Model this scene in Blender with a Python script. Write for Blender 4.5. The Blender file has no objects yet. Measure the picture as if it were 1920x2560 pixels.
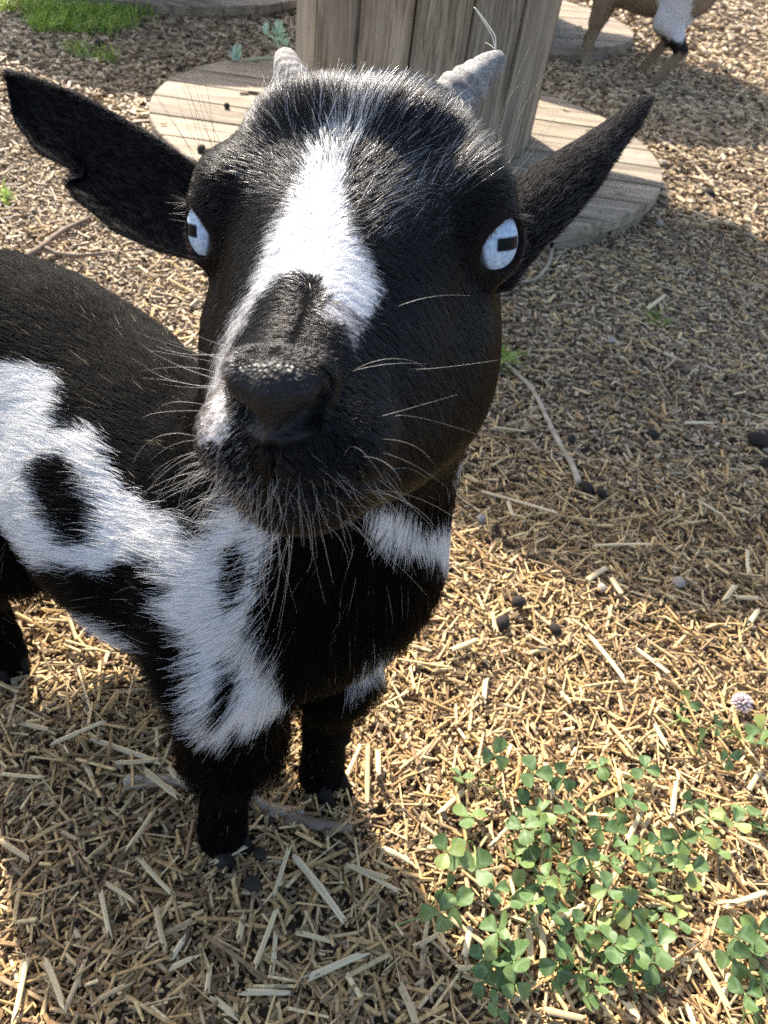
import bpy, math, random
import numpy as np
from math import radians, sin, cos, pi, sqrt
from mathutils import Vector, Matrix

S = bpy.context.scene
COL = S.collection
rng = np.random.default_rng(7)
random.seed(7)

# ------------------------------------------------------------------ camera
PITCH, ROLL, CAM_H, FPX = 42.5, 9.2, 0.45, 1900.0
CAM = np.array([0.0, 0.0, CAM_H])
_p, _r = radians(PITCH), radians(ROLL)
FWD = np.array([0, cos(_p), -sin(_p)])
_u0 = np.array([0, sin(_p), cos(_p)])
_r0 = np.array([1.0, 0, 0])
UP = cos(_r) * _u0 - sin(_r) * _r0
RIGHT = cos(_r) * _r0 + sin(_r) * _u0
cd = bpy.data.cameras.new("camera")
cd.sensor_fit = 'VERTICAL'
cd.sensor_height = 36.0
cd.lens = 36.0 * FPX / 2560.0
cd.clip_start = 0.01
cd.clip_end = 200
cd.dof.use_dof = True
cd.dof.focus_distance = 0.26
cd.dof.aperture_fstop = 30.0
cam = bpy.data.objects.new("camera", cd)
COL.objects.link(cam)
cam.matrix_world = Matrix(((RIGHT[0], UP[0], -FWD[0], 0), (RIGHT[1], UP[1], -FWD[1], 0),
                           (RIGHT[2], UP[2], -FWD[2], CAM_H), (0, 0, 0, 1)))
S.camera = cam

def ray(x, y):
    return FWD + (x - 960) / FPX * RIGHT - (y - 1280) / FPX * UP
def at(x, y, d):                       # photograph measurement -> world point at depth d
    return CAM + ray(x, y) * d
def gnd(x, y, z=0.0):                  # photograph measurement -> world point at height z
    r = ray(x, y)
    return CAM + r * ((z - CAM_H) / r[2])

# ------------------------------------------------------------------ sky, sun, exposure
SUN_EL = radians(40)
SUN_DIR = np.array([-0.50 * cos(SUN_EL), 0.866 * cos(SUN_EL), sin(SUN_EL)])   # towards the sun
wd = bpy.data.worlds.new("World")
S.world = wd
wd.use_nodes = True
nt = wd.node_tree
bgn = nt.nodes['Background']
sky = nt.nodes.new('ShaderNodeTexSky')
sky.sky_type = 'NISHITA'
sky.sun_disc = False
sky.dust_density = 2.5
sky.sun_elevation = SUN_EL
sky.sun_rotation = radians(-30)
nt.links.new(sky.outputs[0], bgn.inputs[0])
bgn.inputs[1].default_value = 0.145
sl = bpy.data.lights.new("sun", 'SUN')
sl.energy = 5.0
sl.angle = radians(0.53)
sl.color = (1.0, 0.93, 0.82)
so = bpy.data.objects.new("sun", sl)
COL.objects.link(so)
so.rotation_euler = Vector(-SUN_DIR).to_track_quat('-Z', 'Y').to_euler()
so.location = (-2, 4, 5)
S.view_settings.view_transform = 'Standard'
S.view_settings.look = 'None'
S.view_settings.exposure = 1.4
S.view_settings.gamma = 1.0
S.render.engine = 'CYCLES'
S.cycles.max_bounces = 8
S.cycles.transparent_max_bounces = 8
S.cycles.use_denoising = False
S.cycles.use_adaptive_sampling = False
S.cycles.sample_clamp_indirect = 4.0

# ------------------------------------------------------------------ helpers
def tag(o, label=None, cat=None, group=None, kind=None):
    if label: o['label'] = label
    if cat: o['category'] = cat
    if group: o['group'] = group
    if kind: o['kind'] = kind
    return o

def mesh_np(name, V, Q=None, T=None, smooth=True):
    me = bpy.data.meshes.new(name)
    V = np.asarray(V, np.float32)
    Q = np.zeros((0, 4), np.int32) if Q is None else np.asarray(Q, np.int32)
    T = np.zeros((0, 3), np.int32) if T is None else np.asarray(T, np.int32)
    me.vertices.add(len(V))
    me.vertices.foreach_set('co', V.ravel())
    nl = Q.size + T.size
    me.loops.add(nl)
    me.loops.foreach_set('vertex_index', np.concatenate([Q.ravel(), T.ravel()]).astype(np.int32))
    me.polygons.add(len(Q) + len(T))
    st = np.concatenate([np.arange(len(Q)) * 4, Q.size + np.arange(len(T)) * 3]).astype(np.int32)
    me.polygons.foreach_set('loop_start', st)
    me.polygons.foreach_set('use_smooth', np.full(len(Q) + len(T), smooth))
    me.update(calc_edges=True)
    me.validate()
    return me

def set_col(me, C, name='Col'):
    a = me.color_attributes.new(name, 'FLOAT_COLOR', 'POINT')
    C = np.asarray(C, np.float32)
    if C.shape[1] == 3: C = np.c_[C, np.ones(len(C), np.float32)]
    a.data.foreach_set('color', C.ravel())

def obj(name, me, m=None, parent=None, loc=None):
    o = bpy.data.objects.new(name, me)
    COL.objects.link(o)
    if m is not None and me is not None and not me.materials: me.materials.append(m)
    if loc is not None: o.location = loc
    if parent is not None: o.parent = parent
    return o

def empty(name, loc=(0, 0, 0), rz=0):
    o = bpy.data.objects.new(name, None)
    COL.objects.link(o)
    o.location = loc
    o.rotation_euler = (0, 0, rz)
    o.empty_display_size = 0.05
    return o

class NT:
    def __init__(s, name):
        s.m = bpy.data.materials.new(name)
        s.m.use_nodes = True
        s.t = s.m.node_tree
        s.b = s.t.nodes['Principled BSDF']
        s.out = s.t.nodes['Material Output']
    def n(s, typ, **kw):
        d = s.t.nodes.new(typ)
        for k, v in kw.items():
            if k.startswith('i_'):
                key = k[2:]
                d.inputs[int(key) if key.isdigit() else key].default_value = v
            else: setattr(d, k, v)
        return d
    def l(s, a, b): s.t.links.new(a, b)
    def ramp(s, fac, stops, interp='LINEAR'):
        d = s.n('ShaderNodeValToRGB')
        d.color_ramp.interpolation = interp
        e = d.color_ramp.elements
        while len(e) < len(stops): e.new(0.5)
        for el, (p, c) in zip(e, stops):
            el.position = p
            el.color = (*c, 1) if len(c) == 3 else c
        s.l(fac, d.inputs[0])
        return d.outputs[0]
    def mix(s, fac, a, b, mode='MIX'):
        d = s.n('ShaderNodeMix', data_type='RGBA', blend_type=mode)
        for sock, v in ((d.inputs[0], fac), (d.inputs[6], a), (d.inputs[7], b)):
            if hasattr(v, 'links') or hasattr(v, 'is_linked'): s.l(v, sock)
            elif isinstance(v, (int, float)): sock.default_value = v
            else: sock.default_value = (*v, 1)
        return d.outputs[2]
    def math(s, op, a, b=0.0, c=None):
        d = s.n('ShaderNodeMath', operation=op)
        for i, v in enumerate((a, b) if c is None else (a, b, c)):
            if hasattr(v, 'is_linked'): s.l(v, d.inputs[i])
            else: d.inputs[i].default_value = v
        return d.outputs[0]
    def noise(s, scale, detail=3, rough=0.5, vec=None, mapping=None):
        d = s.n('ShaderNodeTexNoise')
        d.inputs['Scale'].default_value = scale
        d.inputs['Detail'].default_value = detail
        d.inputs['Roughness'].default_value = rough
        if vec is not None:
            if mapping is not None:
                mp = s.n('ShaderNodeMapping')
                mp.inputs['Scale'].default_value = mapping
                s.l(vec, mp.inputs[0])
                vec = mp.outputs[0]
            s.l(vec, d.inputs['Vector'])
        return d
    def attr(s, name):
        d = s.n('ShaderNodeAttribute', attribute_name=name)
        return d
    def bump(s, h, strength=0.3, dist=0.001):
        d = s.n('ShaderNodeBump')
        d.inputs['Strength'].default_value = strength
        d.inputs['Distance'].default_value = dist
        s.l(h, d.inputs['Height'])
        s.l(d.outputs[0], s.b.inputs['Normal'])
    def base(s, c):
        if hasattr(c, 'is_linked'): s.l(c, s.b.inputs['Base Color'])
        else: s.b.inputs['Base Color'].default_value = (*c, 1)
    def rough(s, v, spec=None):
        if hasattr(v, 'is_linked'): s.l(v, s.b.inputs['Roughness'])
        else: s.b.inputs['Roughness'].default_value = v
        if spec is not None: s.b.inputs['Specular IOR Level'].default_value = spec

def surface_nets(f, xs, ys, zs):
    nx, ny, nz = f.shape
    ins = f < 0
    cnt = np.zeros((nx - 1, ny - 1, nz - 1), np.int8)
    for i in (0, 1):
        for j in (0, 1):
            for k in (0, 1):
                cnt += ins[i:nx - 1 + i, j:ny - 1 + j, k:nz - 1 + k]
    act = (cnt > 0) & (cnt < 8)
    idx = np.full(act.shape, -1, np.int64)
    ci, cj, ck = np.nonzero(act)
    idx[ci, cj, ck] = np.arange(len(ci))
    acc = np.zeros((len(ci), 3)); num = np.zeros(len(ci))
    corners = [(i, j, k) for i in (0, 1) for j in (0, 1) for k in (0, 1)]
    for a in corners:
        for ax in range(3):
            if a[ax] == 0:
                b = list(a); b[ax] = 1
                fa = f[ci + a[0], cj + a[1], ck + a[2]]; fb = f[ci + b[0], cj + b[1], ck + b[2]]
                m = (fa < 0) != (fb < 0)
                t = np.where(m, fa / np.where(m, fa - fb, 1), 0)
                pa = np.stack([xs[ci + a[0]], ys[cj + a[1]], zs[ck + a[2]]], 1)
                pb = np.stack([xs[ci + b[0]], ys[cj + b[1]], zs[ck + b[2]]], 1)
                acc += np.where(m[:, None], pa + (pb - pa) * t[:, None], 0); num += m
    V = acc / num[:, None]
    quads = []
    for ax in range(3):
        lo = [slice(None)] * 3; hi = [slice(None)] * 3
        lo[ax] = slice(0, -1); hi[ax] = slice(1, None)
        A, B = ins[tuple(lo)], ins[tuple(hi)]
        i, j, k = np.nonzero(A != B)
        o1, o2 = [a for a in range(3) if a != ax]
        P = np.stack([i, j, k], 1)
        ok = (P[:, o1] > 0) & (P[:, o2] > 0) & (P[:, o1] < act.shape[o1]) & (P[:, o2] < act.shape[o2])
        P = P[ok]
        flip = A[P[:, 0], P[:, 1], P[:, 2]]
        if ax == 1: flip = ~flip
        def c(d1, d2):
            q = P.copy(); q[:, o1] -= d1; q[:, o2] -= d2
            return idx[q[:, 0], q[:, 1], q[:, 2]]
        q = np.stack([c(1, 1), c(0, 1), c(0, 0), c(1, 0)], 1)
        q[~flip] = q[~flip][:, ::-1]
        quads.append(q)
    return V, np.concatenate(quads)

def smin(a, b, k):
    h = np.clip(0.5 + 0.5 * (b - a) / k, 0, 1)
    return b + (a - b) * h - k * h * (1 - h)
def smax(a, b, k): return -smin(-a, -b, k)
def sd_ell(p, c, r):
    q = (p - np.asarray(c, p.dtype)) / np.asarray(r, p.dtype)
    l = np.sqrt((q * q).sum(-1)) + 1e-9
    q2 = q / np.asarray(r, p.dtype)
    return l * (l - 1) / (np.sqrt((q2 * q2).sum(-1)) + 1e-9)
def sd_cone(p, a, b, ra, rb):          # capsule whose radius changes along its length
    a = np.asarray(a, p.dtype); b = np.asarray(b, p.dtype)
    d = b - a
    t = np.clip(((p - a) @ d) / (d @ d), 0, 1)
    q = p - a - t[..., None] * d
    return np.sqrt((q * q).sum(-1)) - (ra + (rb - ra) * t)

def build_sdf(fn, xs, ys, zs):
    X, Y, Z = np.meshgrid(xs, ys, zs, indexing='ij')
    P = np.stack([X.ravel(), Y.ravel(), Z.ravel()], 1).astype(np.float32)
    f = np.empty(len(P), np.float32)
    for s in range(0, len(P), 200000): f[s:s + 200000] = fn(P[s:s + 200000])
    V, Q = surface_nets(f.reshape(X.shape), xs, ys, zs)
    V = V.astype(np.float32)
    e = 4e-4
    for it in range(3):                # settle the vertices on the true surface
        g = np.stack([(fn(V + np.array(d, np.float32) * e) - fn(V - np.array(d, np.float32) * e)) / (2 * e)
                      for d in ((1, 0, 0), (0, 1, 0), (0, 0, 1))], 1)
        v = fn(V)
        st = v[:, None] * g / ((g * g).sum(1, keepdims=True) + 1e-6)
        n = np.linalg.norm(st, axis=1, keepdims=True)
        V = V - st * np.minimum(1, 0.0025 / (n + 1e-9)) * 0.8
    return V, Q

def axis(lo, hi, flo, fhi, coarse, fine):
    a = np.arange(lo, flo, coarse); b = np.arange(flo, fhi, fine); c = np.arange(fhi, hi, coarse)
    return np.concatenate([a, b, c])

def vnormals(V, Q):
    n = np.cross(V[Q[:, 2]] - V[Q[:, 0]], V[Q[:, 3]] - V[Q[:, 1]])
    N = np.zeros_like(V)
    for k in range(4): np.add.at(N, Q[:, k], n)
    return N / (np.linalg.norm(N, axis=1, keepdims=True) + 1e-12)

def wob(P, f, seed=0):                 # cheap smooth pseudo noise, three components
    r = np.random.default_rng(seed)
    out = np.zeros((len(P), 3))
    for k in range(5):
        w = r.normal(size=(3, 3)) * f * (1 + 0.5 * k); ph = r.uniform(0, 6.28, 3)
        out += np.sin(P @ w + ph) / (1 + 0.4 * k)
    return out / 2.2

# ================================================================== ground
def tube(P, R, m=8, wobble=0.0, cap=True, seed=0):
    P = np.asarray(P, float); n = len(P)
    R = np.broadcast_to(np.asarray(R, float), (n,))
    r = np.random.default_rng(seed)
    d = np.gradient(P, axis=0); d /= np.linalg.norm(d, axis=1, keepdims=True) + 1e-9
    ref = np.array([.13, .21, .97]) if abs(d[0][2]) < .8 else np.array([1.0, .1, 0])
    V = []
    for i in range(n):
        s1 = np.cross(d[i], ref); s1 /= np.linalg.norm(s1); s2 = np.cross(d[i], s1)
        for j in range(m):
            a = 2 * pi * j / m
            V.append(P[i] + (s1 * cos(a) + s2 * sin(a)) * R[i] * (1 + wobble * r.normal()))
    Q = [(i * m + j, i * m + (j + 1) % m, (i + 1) * m + (j + 1) % m, (i + 1) * m + j) for i in range(n - 1) for j in range(m)]
    T = []
    if cap:
        T += [(0, j + 1, j) for j in range(1, m - 1)]
        o = (n - 1) * m
        T += [(o, o + j, o + j + 1) for j in range(1, m - 1)]
    return V, Q, T
def spline(P, n=20):
    P = np.asarray(P, float); t = np.linspace(0, len(P) - 1, n); out = []
    for s in t:
        i = min(int(s), len(P) - 2); f = s - i
        p0, p1, p2, p3 = P[max(i - 1, 0)], P[i], P[i + 1], P[min(i + 2, len(P) - 1)]
        out.append(.5 * (2 * p1 + (p2 - p0) * f + (2 * p0 - 5 * p1 + 4 * p2 - p3) * f * f + (3 * p1 - p0 - 3 * p2 + p3) * f ** 3))
    return np.array(out)

def relief(x, y):
    P = np.stack([np.asarray(x, float), np.asarray(y, float), np.zeros_like(np.asarray(x, float))], -1).reshape(-1, 3)
    w = wob(P, 9, 51)[:, 0] * .004 + wob(P, 28, 52)[:, 1] * .0022
    return (w * np.clip(np.hypot(P[:, 0], P[:, 1] - .3), .3, 1)).reshape(np.shape(x))

k = NT('soil')
tc = k.n('ShaderNodeTexCoord').outputs['Object']
n1 = k.noise(7, 5, .6, tc); n2 = k.noise(160, 6, .7, tc); n3 = k.noise(55, 4, .6, tc, (1, .35, 1))
c = k.ramp(n2.outputs[0], [(.30, (.045, .031, .022)), (.48, (.13, .092, .062)), (.58, (.24, .175, .115)), (.72, (.40, .31, .21))])
c = k.mix(k.ramp(n1.outputs[0], [(.4, (0, 0, 0)), (.65, (.5, .5, .5))]), c, (.12, .088, .062))
k.base(k.mix(.35, c, k.ramp(n3.outputs[0], [(.35, (.06, .044, .032)), (.65, (.33, .25, .165))])))
k.rough(.9, .2)
k.bump(k.math('ADD', n2.outputs[0], n3.outputs[0]), .9, .006)
M_SOIL = k.m
gx_ = np.concatenate([[-60, -20, -6, -3], np.linspace(-1.6, 2.2, 96), [4, 8, 20, 60]])
gy_ = np.concatenate([[-60, -15, -4, -1], np.linspace(-.4, 5, 120), [8, 15, 30, 80]])
XX, YY = np.meshgrid(gx_, gy_, indexing='ij')
ZZ = relief(XX, YY) - .004
ny_ = len(gy_)
I, J_ = np.meshgrid(np.arange(len(gx_) - 1), np.arange(ny_ - 1), indexing='ij')
I, J_ = I.ravel(), J_.ravel()
Qg = np.stack([I * ny_ + J_, (I + 1) * ny_ + J_, (I + 1) * ny_ + J_ + 1, I * ny_ + J_ + 1], 1)
tag(obj('ground', mesh_np('ground', np.stack([XX.ravel(), YY.ravel(), ZZ.ravel()], 1), Qg), M_SOIL), kind='structure',
    label='brown trodden earth under the straw and wood chips')

# ------------------------------------------------------------------ litter of chopped straw and chips
SPOOLS = [((-.0634, 1.4823), 3.0), ((.060, 2.770), 24.0), ((-.905, 2.530), -15.0)]
SPOOL_R, DRUM_R, SPOOL_H = .454, .2135, .60
STRAW_PAL = np.array([1.08, .97, .76]) * np.array([(.56, .42, .23), (.63, .50, .30), (.50, .36, .19), (.66, .56, .38), (.40, .28, .15), (.30, .205, .125), (.58, .47, .30), (.22, .155, .10), (.47, .37, .25)])
CHIP_PAL = np.array([1.05, .98, .83]) * np.array([(.46, .36, .24), (.38, .29, .19), (.54, .45, .32), (.30, .22, .145), (.22, .16, .105), (.42, .34, .25), (.60, .50, .37), (.17, .12, .085)])

GREY = np.array([.90, .93, 1.0])
def pieces(P, L, Wd, Th, yaw, pit, rol, col):
    """flat-topped slivers with chamfered flanks, all joined: P centre, L length, Wd width, Th thickness"""
    n = len(P)
    cy, sy, cp, sp_, cr, sr = np.cos(yaw), np.sin(yaw), np.cos(pit), np.sin(pit), np.cos(rol), np.sin(rol)
    ex = np.stack([cy * cp, sy * cp, sp_], 1)
    ey = np.stack([-sy * cr - cy * sp_ * sr, cy * cr - sy * sp_ * sr, cp * sr], 1)
    ez = np.cross(ex, ey)
    prof = [(-.5, -.4), (-.34, .5), (.34, .5), (.5, -.4)]
    V = np.zeros((n, 8, 3))
    taper = rng.uniform(.55, 1.0, (n, 2))
    skew = rng.uniform(-.5, .5, (n, 2))
    for e, sg in enumerate((-.5, .5)):
        for q, (a, b) in enumerate(prof):
            V[:, e * 4 + q] = P + ex * ((L * sg) + Wd * skew[:, e] * a)[:, None] + ey * (Wd * a * taper[:, e])[:, None] + ez * (Th * b)[:, None]
    base = (np.arange(n) * 8)[:, None]
    fq = np.array([(0, 4, 5, 1), (1, 5, 6, 2), (2, 6, 7, 3), (0, 1, 2, 3), (7, 6, 5, 4)])
    fq = fq[:, ::-1]
    Q = (base[:, :, None] + fq[None]).reshape(-1, 4)
    return V.reshape(-1, 3), Q, np.repeat(col, 8, 0)

def in_frame(P, mx=160):
    v = P - CAM; d = v @ FWD
    px = 960 + FPX * (v @ RIGHT) / d; py = 1280 - FPX * (v @ UP) / d
    return (d > .05) & (px > -mx) & (px < 1920 + mx) & (py > -mx) & (py < 2560 + mx)

def litter(n, y0, y1, hw, lmin, lmax, wmin, wmax, pal, depth, long_frac=0.0):
    y = rng.uniform(y0, y1, n)
    x = rng.uniform(-1, 1, n) * (hw[0] + (hw[1] - hw[0]) * (y - y0) / (y1 - y0)) + .05
    P = np.stack([x, y, np.zeros(n)], 1)
    P = P[in_frame(P)]
    for (c, a) in SPOOLS:                            # the discs stand clear of the litter
        d = np.hypot(P[:, 0] - c[0], P[:, 1] - c[1])
        P = P[(d > SPOOL_R - .01) | (rng.random(len(P)) < .004)]
    n = len(P)
    on = np.zeros(n)
    for (c, a) in SPOOLS: on[np.hypot(P[:, 0] - c[0], P[:, 1] - c[1]) < SPOOL_R - .01] = .042
    P[:, 2] = relief(P[:, 0], P[:, 1]) + rng.uniform(0, depth, n) ** 1.0 + .001
    P[on > 0, 2] = .0425
    L = lmin * (lmax / lmin) ** (rng.random(n) ** 1.6)
    lg = rng.random(n) < long_frac
    L[lg] *= rng.uniform(1.5, 2.4, lg.sum())
    Wd = rng.uniform(wmin, wmax, n)
    Th = Wd * rng.uniform(.3, .7, n)
    yaw = rng.uniform(0, 2 * pi, n)
    pit = rng.normal(0, .16, n); rol = rng.normal(0, .35, n)
    pit[on > 0] = 0; rol[on > 0] = 0
    clump = .5 + .5 * np.sin(wob(P, 6, 61)[:, 0] * 2)
    ci = np.clip((rng.random(n) * len(pal)).astype(int), 0, len(pal) - 1)
    col = pal[ci] * rng.uniform(.75, 1.2, (n, 1)) * (.85 + .25 * clump[:, None])
    return pieces(P, L, Wd, Th, yaw, pit, rol, col)

k = NT('straw_litter')
tc = k.n('ShaderNodeTexCoord').outputs['Object']
k.base(k.mix(k.ramp(k.noise(330, 3, .6, tc).outputs[0], [(.35, (.55, .5, .45)), (.6, (1, 1, 1))]), (0, 0, 0), k.attr('Col').outputs['Color']))
k.t.nodes.remove(k.b.inputs['Base Color'].links[0].from_node)
k.base(k.mix(1.0, k.attr('Col').outputs['Color'], k.ramp(k.noise(330, 3, .6, tc).outputs[0], [(.32, (.62, .58, .52)), (.6, (1, 1, 1))]), 'MULTIPLY'))
k.rough(.62, .35)
M_STRAW = k.m
def join_obj(name, parts, m, label, cat):
    V, Q, Cc, o = [], [], [], 0
    for v, q, c in parts:
        V.append(v); Q.append(q + o); Cc.append(c); o += len(v)
    me = mesh_np(name, np.concatenate(V), np.concatenate(Q), smooth=False)
    set_col(me, np.concatenate(Cc))
    return tag(obj(name, me, m), label, cat, kind='stuff')
join_obj('straw_litter', [
    litter(26000, .02, .62, (.30, .62), .006, .030, .0010, .0030, STRAW_PAL, .010, .10),
    litter(36000, .02, .62, (.30, .62), .002, .009, .0010, .0026, STRAW_PAL * .90, .007),
    litter(9000, .02, .62, (.30, .62), .002, .008, .0014, .0034, CHIP_PAL * .7, .010),
    litter(30000, .60, 1.30, (.60, 1.05), .005, .022, .0016, .0042, np.concatenate([STRAW_PAL, CHIP_PAL, CHIP_PAL * GREY]), .009, .05),
    litter(34000, .56, 1.30, (.60, 1.05), .003, .010, .0016, .0040, np.concatenate([CHIP_PAL, CHIP_PAL * GREY]), .008)],
    M_STRAW, 'chopped golden straw strewn thickly over the earth round the goat', 'straw')
join_obj('wood_chips', [
    litter(56000, 1.28, 2.6, (1.05, 1.75), .008, .028, .0038, .0090, CHIP_PAL, .014, .03),
    litter(26000, 2.55, 5.0, (1.9, 2.9), .014, .045, .008, .018, CHIP_PAL, .02)],
    M_STRAW, 'greyish brown wood chips covering the yard round the cable spools', 'wood chips')

# ------------------------------------------------------------------ wooden cable spools
k = NT('weathered_wood')
tc = k.n('ShaderNodeTexCoord').outputs['Object']
oi = k.n('ShaderNodeObjectInfo').outputs['Random']
sh = k.n('ShaderNodeVectorMath', operation='ADD')
cb = k.n('ShaderNodeCombineXYZ'); k.l(k.math('MULTIPLY', oi, 9.0), cb.inputs[0]); k.l(k.math('MULTIPLY', oi, 5.0), cb.inputs[1]); k.l(k.math('MULTIPLY', oi, 3.0), cb.inputs[2])
k.l(tc, sh.inputs[0]); k.l(cb.outputs[0], sh.inputs[1])
v = sh.outputs[0]
warp = k.noise(5, 2, .5, v, (1, 2, 2))
wv = k.n('ShaderNodeVectorMath', operation='SCALE'); wv.inputs[3].default_value = .03
k.l(warp.outputs['Color'], wv.inputs[0])
w2 = k.n('ShaderNodeVectorMath', operation='ADD'); k.l(v, w2.inputs[0]); k.l(wv.outputs[0], w2.inputs[1])
gr = k.noise(38, 6, .65, w2.outputs[0], (.045, 1.0, 1.0))
fine = k.noise(240, 4, .7, w2.outputs[0], (.03, 1, 1))
blot = k.noise(9, 4, .6, v, (.5, 1, 1))
kv = k.n('ShaderNodeTexVoronoi'); kv.inputs['Scale'].default_value = 7.5
km = k.n('ShaderNodeMapping'); km.inputs['Scale'].default_value = (.55, 1, 1); k.l(v, km.inputs[0]); k.l(km.outputs[0], kv.inputs['Vector'])
knot = k.ramp(kv.outputs['Distance'], [(.0, (1, 1, 1)), (.10, (.8, .8, .8)), (.16, (0, 0, 0))])
c = k.ramp(gr.outputs[0], [(.30, (.125, .098, .074)), (.44, (.26, .213, .165)), (.58, (.37, .315, .25)), (.75, (.48, .42, .345))])
c = k.mix(k.ramp(fine.outputs[0], [(.38, (.9, .9, .9)), (.54, (0, 0, 0))]), c, (.10, .078, .060))
c = k.mix(k.ramp(blot.outputs[0], [(.45, (0, 0, 0)), (.75, (.55, .55, .55))]), c, (.36, .33, .29))
c = k.mix(k.math('MULTIPLY', knot, .55), c, (.13, .08, .05))
tint = k.ramp(oi, [(0, (.80, .77, .70)), (.5, (.98, .94, .85)), (1, (1.12, 1.05, .92))])
k.base(k.mix(1.0, c, tint, 'MULTIPLY'))
k.rough(.8, .25)
k.bump(k.math('ADD', gr.outputs[0], k.math('MULTIPLY', fine.outputs[0], .6)), .55, .003)
M_WOOD = k.m

def prism(outline, z0, z1, bev=.0022):
    """extruded outline (x, y) with a small chamfer round its upper edge"""
    o = np.asarray(outline, float); n = len(o)
    c = o.mean(0); ins = o - (o - c) / (np.linalg.norm(o - c, axis=1, keepdims=True) + 1e-9) * bev
    V = [(x, y, z0) for x, y in o] + [(x, y, z1 - bev) for x, y in o] + [(x, y, z1) for x, y in ins]
    F = [tuple(range(n))[::-1], tuple(range(2 * n, 3 * n))]
    for j in range(n):
        b = (j + 1) % n
        F += [(j, b, n + b, n + j), (n + j, n + b, 2 * n + b, 2 * n + j)]
    me = bpy.data.meshes.new('plank')
    me.from_pydata(V, [], F)
    me.update()
    return me
def disc_planks(parent, z0, z1, rot, R, seams, gap=.0070):
    for a, b in zip(seams[:-1], seams[1:]):
        a2, b2 = max(a + gap / 2, -R + .004), min(b - gap / 2, R - .004)
        if b2 - a2 < .01: continue
        top = [(sqrt(R * R - y * y), y) for y in np.linspace(a2, b2, 9)]
        out = top + [(-x, y) for x, y in top[::-1]]
        o = obj('plank', prism(out, 0, z1 - z0), M_WOOD, parent)
        o.location = (0, 0, z0 + random.uniform(-.0008, .0008)); o.rotation_euler = (0, 0, rot)
    return
def spool(loc, rot, label, phase):
    root = empty('cable_spool', (loc[0], loc[1], 0))
    tag(root, label, 'cable spool', 'wooden cable spools in the yard')
    w = .0967
    seams = [-.454, -.436, -.340, -.242, -.147, -.050, .050, .147, .243, .340, .454]
    for z in (.0, SPOOL_H - .040):
        lo = empty('disc', (0, 0, z)); lo.parent = root
        disc_planks(lo, .0202, .040, radians(rot), SPOOL_R, seams)
        disc_planks(lo, .0, .0200, radians(rot + 90), SPOOL_R - .003, [s + .02 for s in seams], .006)
    for i in range(16):
        a = radians(phase + 22.5 * i)
        hw = DRUM_R * sin(radians(11.25)) / cos(radians(0)) - .0022
        L = SPOOL_H - .08
        me = prism([(-L / 2, -hw), (L / 2, -hw), (L / 2, hw), (-L / 2, hw)], 0, .018 + .002 * (i % 3), .002)
        o = obj('slat', me, M_WOOD, root)
        # local x runs up the slat, local z faces outwards
        n = np.array([cos(a), sin(a), 0]); t = np.array([-sin(a), cos(a), 0])
        ap = DRUM_R * cos(radians(11.25)) - .018
        o.matrix_local = Matrix(((0, t[0], n[0], n[0] * ap), (0, t[1], n[1], n[1] * ap), (1, 0, 0, SPOOL_H / 2), (0, 0, 0, 1)))
    return root
spool(SPOOLS[0][0], SPOOLS[0][1], 'weathered wooden cable spool standing on end behind the goat\'s horned head', -91.7 + 11.25)
spool(SPOOLS[1][0], SPOOLS[1][1], 'wooden cable spool behind the legs of the tan goat', -60)
spool(SPOOLS[2][0], SPOOLS[2][1], 'grey wooden cable spool beside the bright lawn grass', -75)

# bolts on the near disc
k = NT('rusty_iron'); tc = k.n('ShaderNodeTexCoord').outputs['Object']
k.base(k.mix(k.noise(300, 3, .6, tc).outputs[0], (.03, .024, .02), (.10, .055, .03))); k.rough(.7, .4)
M_IRON = k.m

# ------------------------------------------------------------------ grass
k = NT('grass_blade')
tc = k.n('ShaderNodeTexCoord').outputs['Object']
k.base(k.attr('Col').outputs['Color']); k.rough(.5, .3)
tr = k.n('ShaderNodeBsdfTranslucent'); k.l(k.attr('Col').outputs['Color'], tr.inputs['Color'])
ms = k.n('ShaderNodeMixShader'); ms.inputs[0].default_value = .35
k.l(k.b.outputs[0], ms.inputs[1]); k.l(tr.outputs[0], ms.inputs[2]); k.l(ms.outputs[0], k.out.inputs['Surface'])
M_GRASS = k.m
def blades(P, H, W, lean, seed, dark=1.0):
    r = np.random.default_rng(seed); n = len(P)
    a = r.uniform(0, 2 * pi, n); b = r.uniform(0, 2 * pi, n)
    side = np.stack([np.cos(b), np.sin(b), 0 * b], 1); out = np.stack([np.cos(a), np.sin(a), 0 * a], 1)
    le = lean * r.uniform(.3, 1.3, n)
    V = np.zeros((n, 7, 3))
    for q, (t, w) in enumerate(((0, 1), (.4, .85), (.75, .5))):
        c = P + out * (H * le * t * t)[:, None] + np.array([0, 0, 1]) * (H * (t - .35 * le * t * t))[:, None]
        V[:, q * 2] = c - side * (W * w / 2)[:, None]; V[:, q * 2 + 1] = c + side * (W * w / 2)[:, None]
    V[:, 6] = P + out * (H * le)[:, None] + np.array([0, 0, 1]) * (H * (1 - .35 * le))[:, None]
    base = (np.arange(n) * 7)[:, None, None]
    Q = (base + np.array([(0, 1, 3, 2), (2, 3, 5, 4)])[None]).reshape(-1, 4)
    T = (base + np.array([(4, 5, 6)])[None]).reshape(-1, 3)
    pal = np.array([(.24, .37, .06), (.32, .43, .08), (.17, .30, .05), (.40, .46, .14), (.27, .40, .09)])
    col = pal[r.integers(0, len(pal), n)] * r.uniform(.7, 1.25, (n, 1)) * dark
    return V.reshape(-1, 3), Q, T, np.repeat(col, 7, 0)
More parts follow.
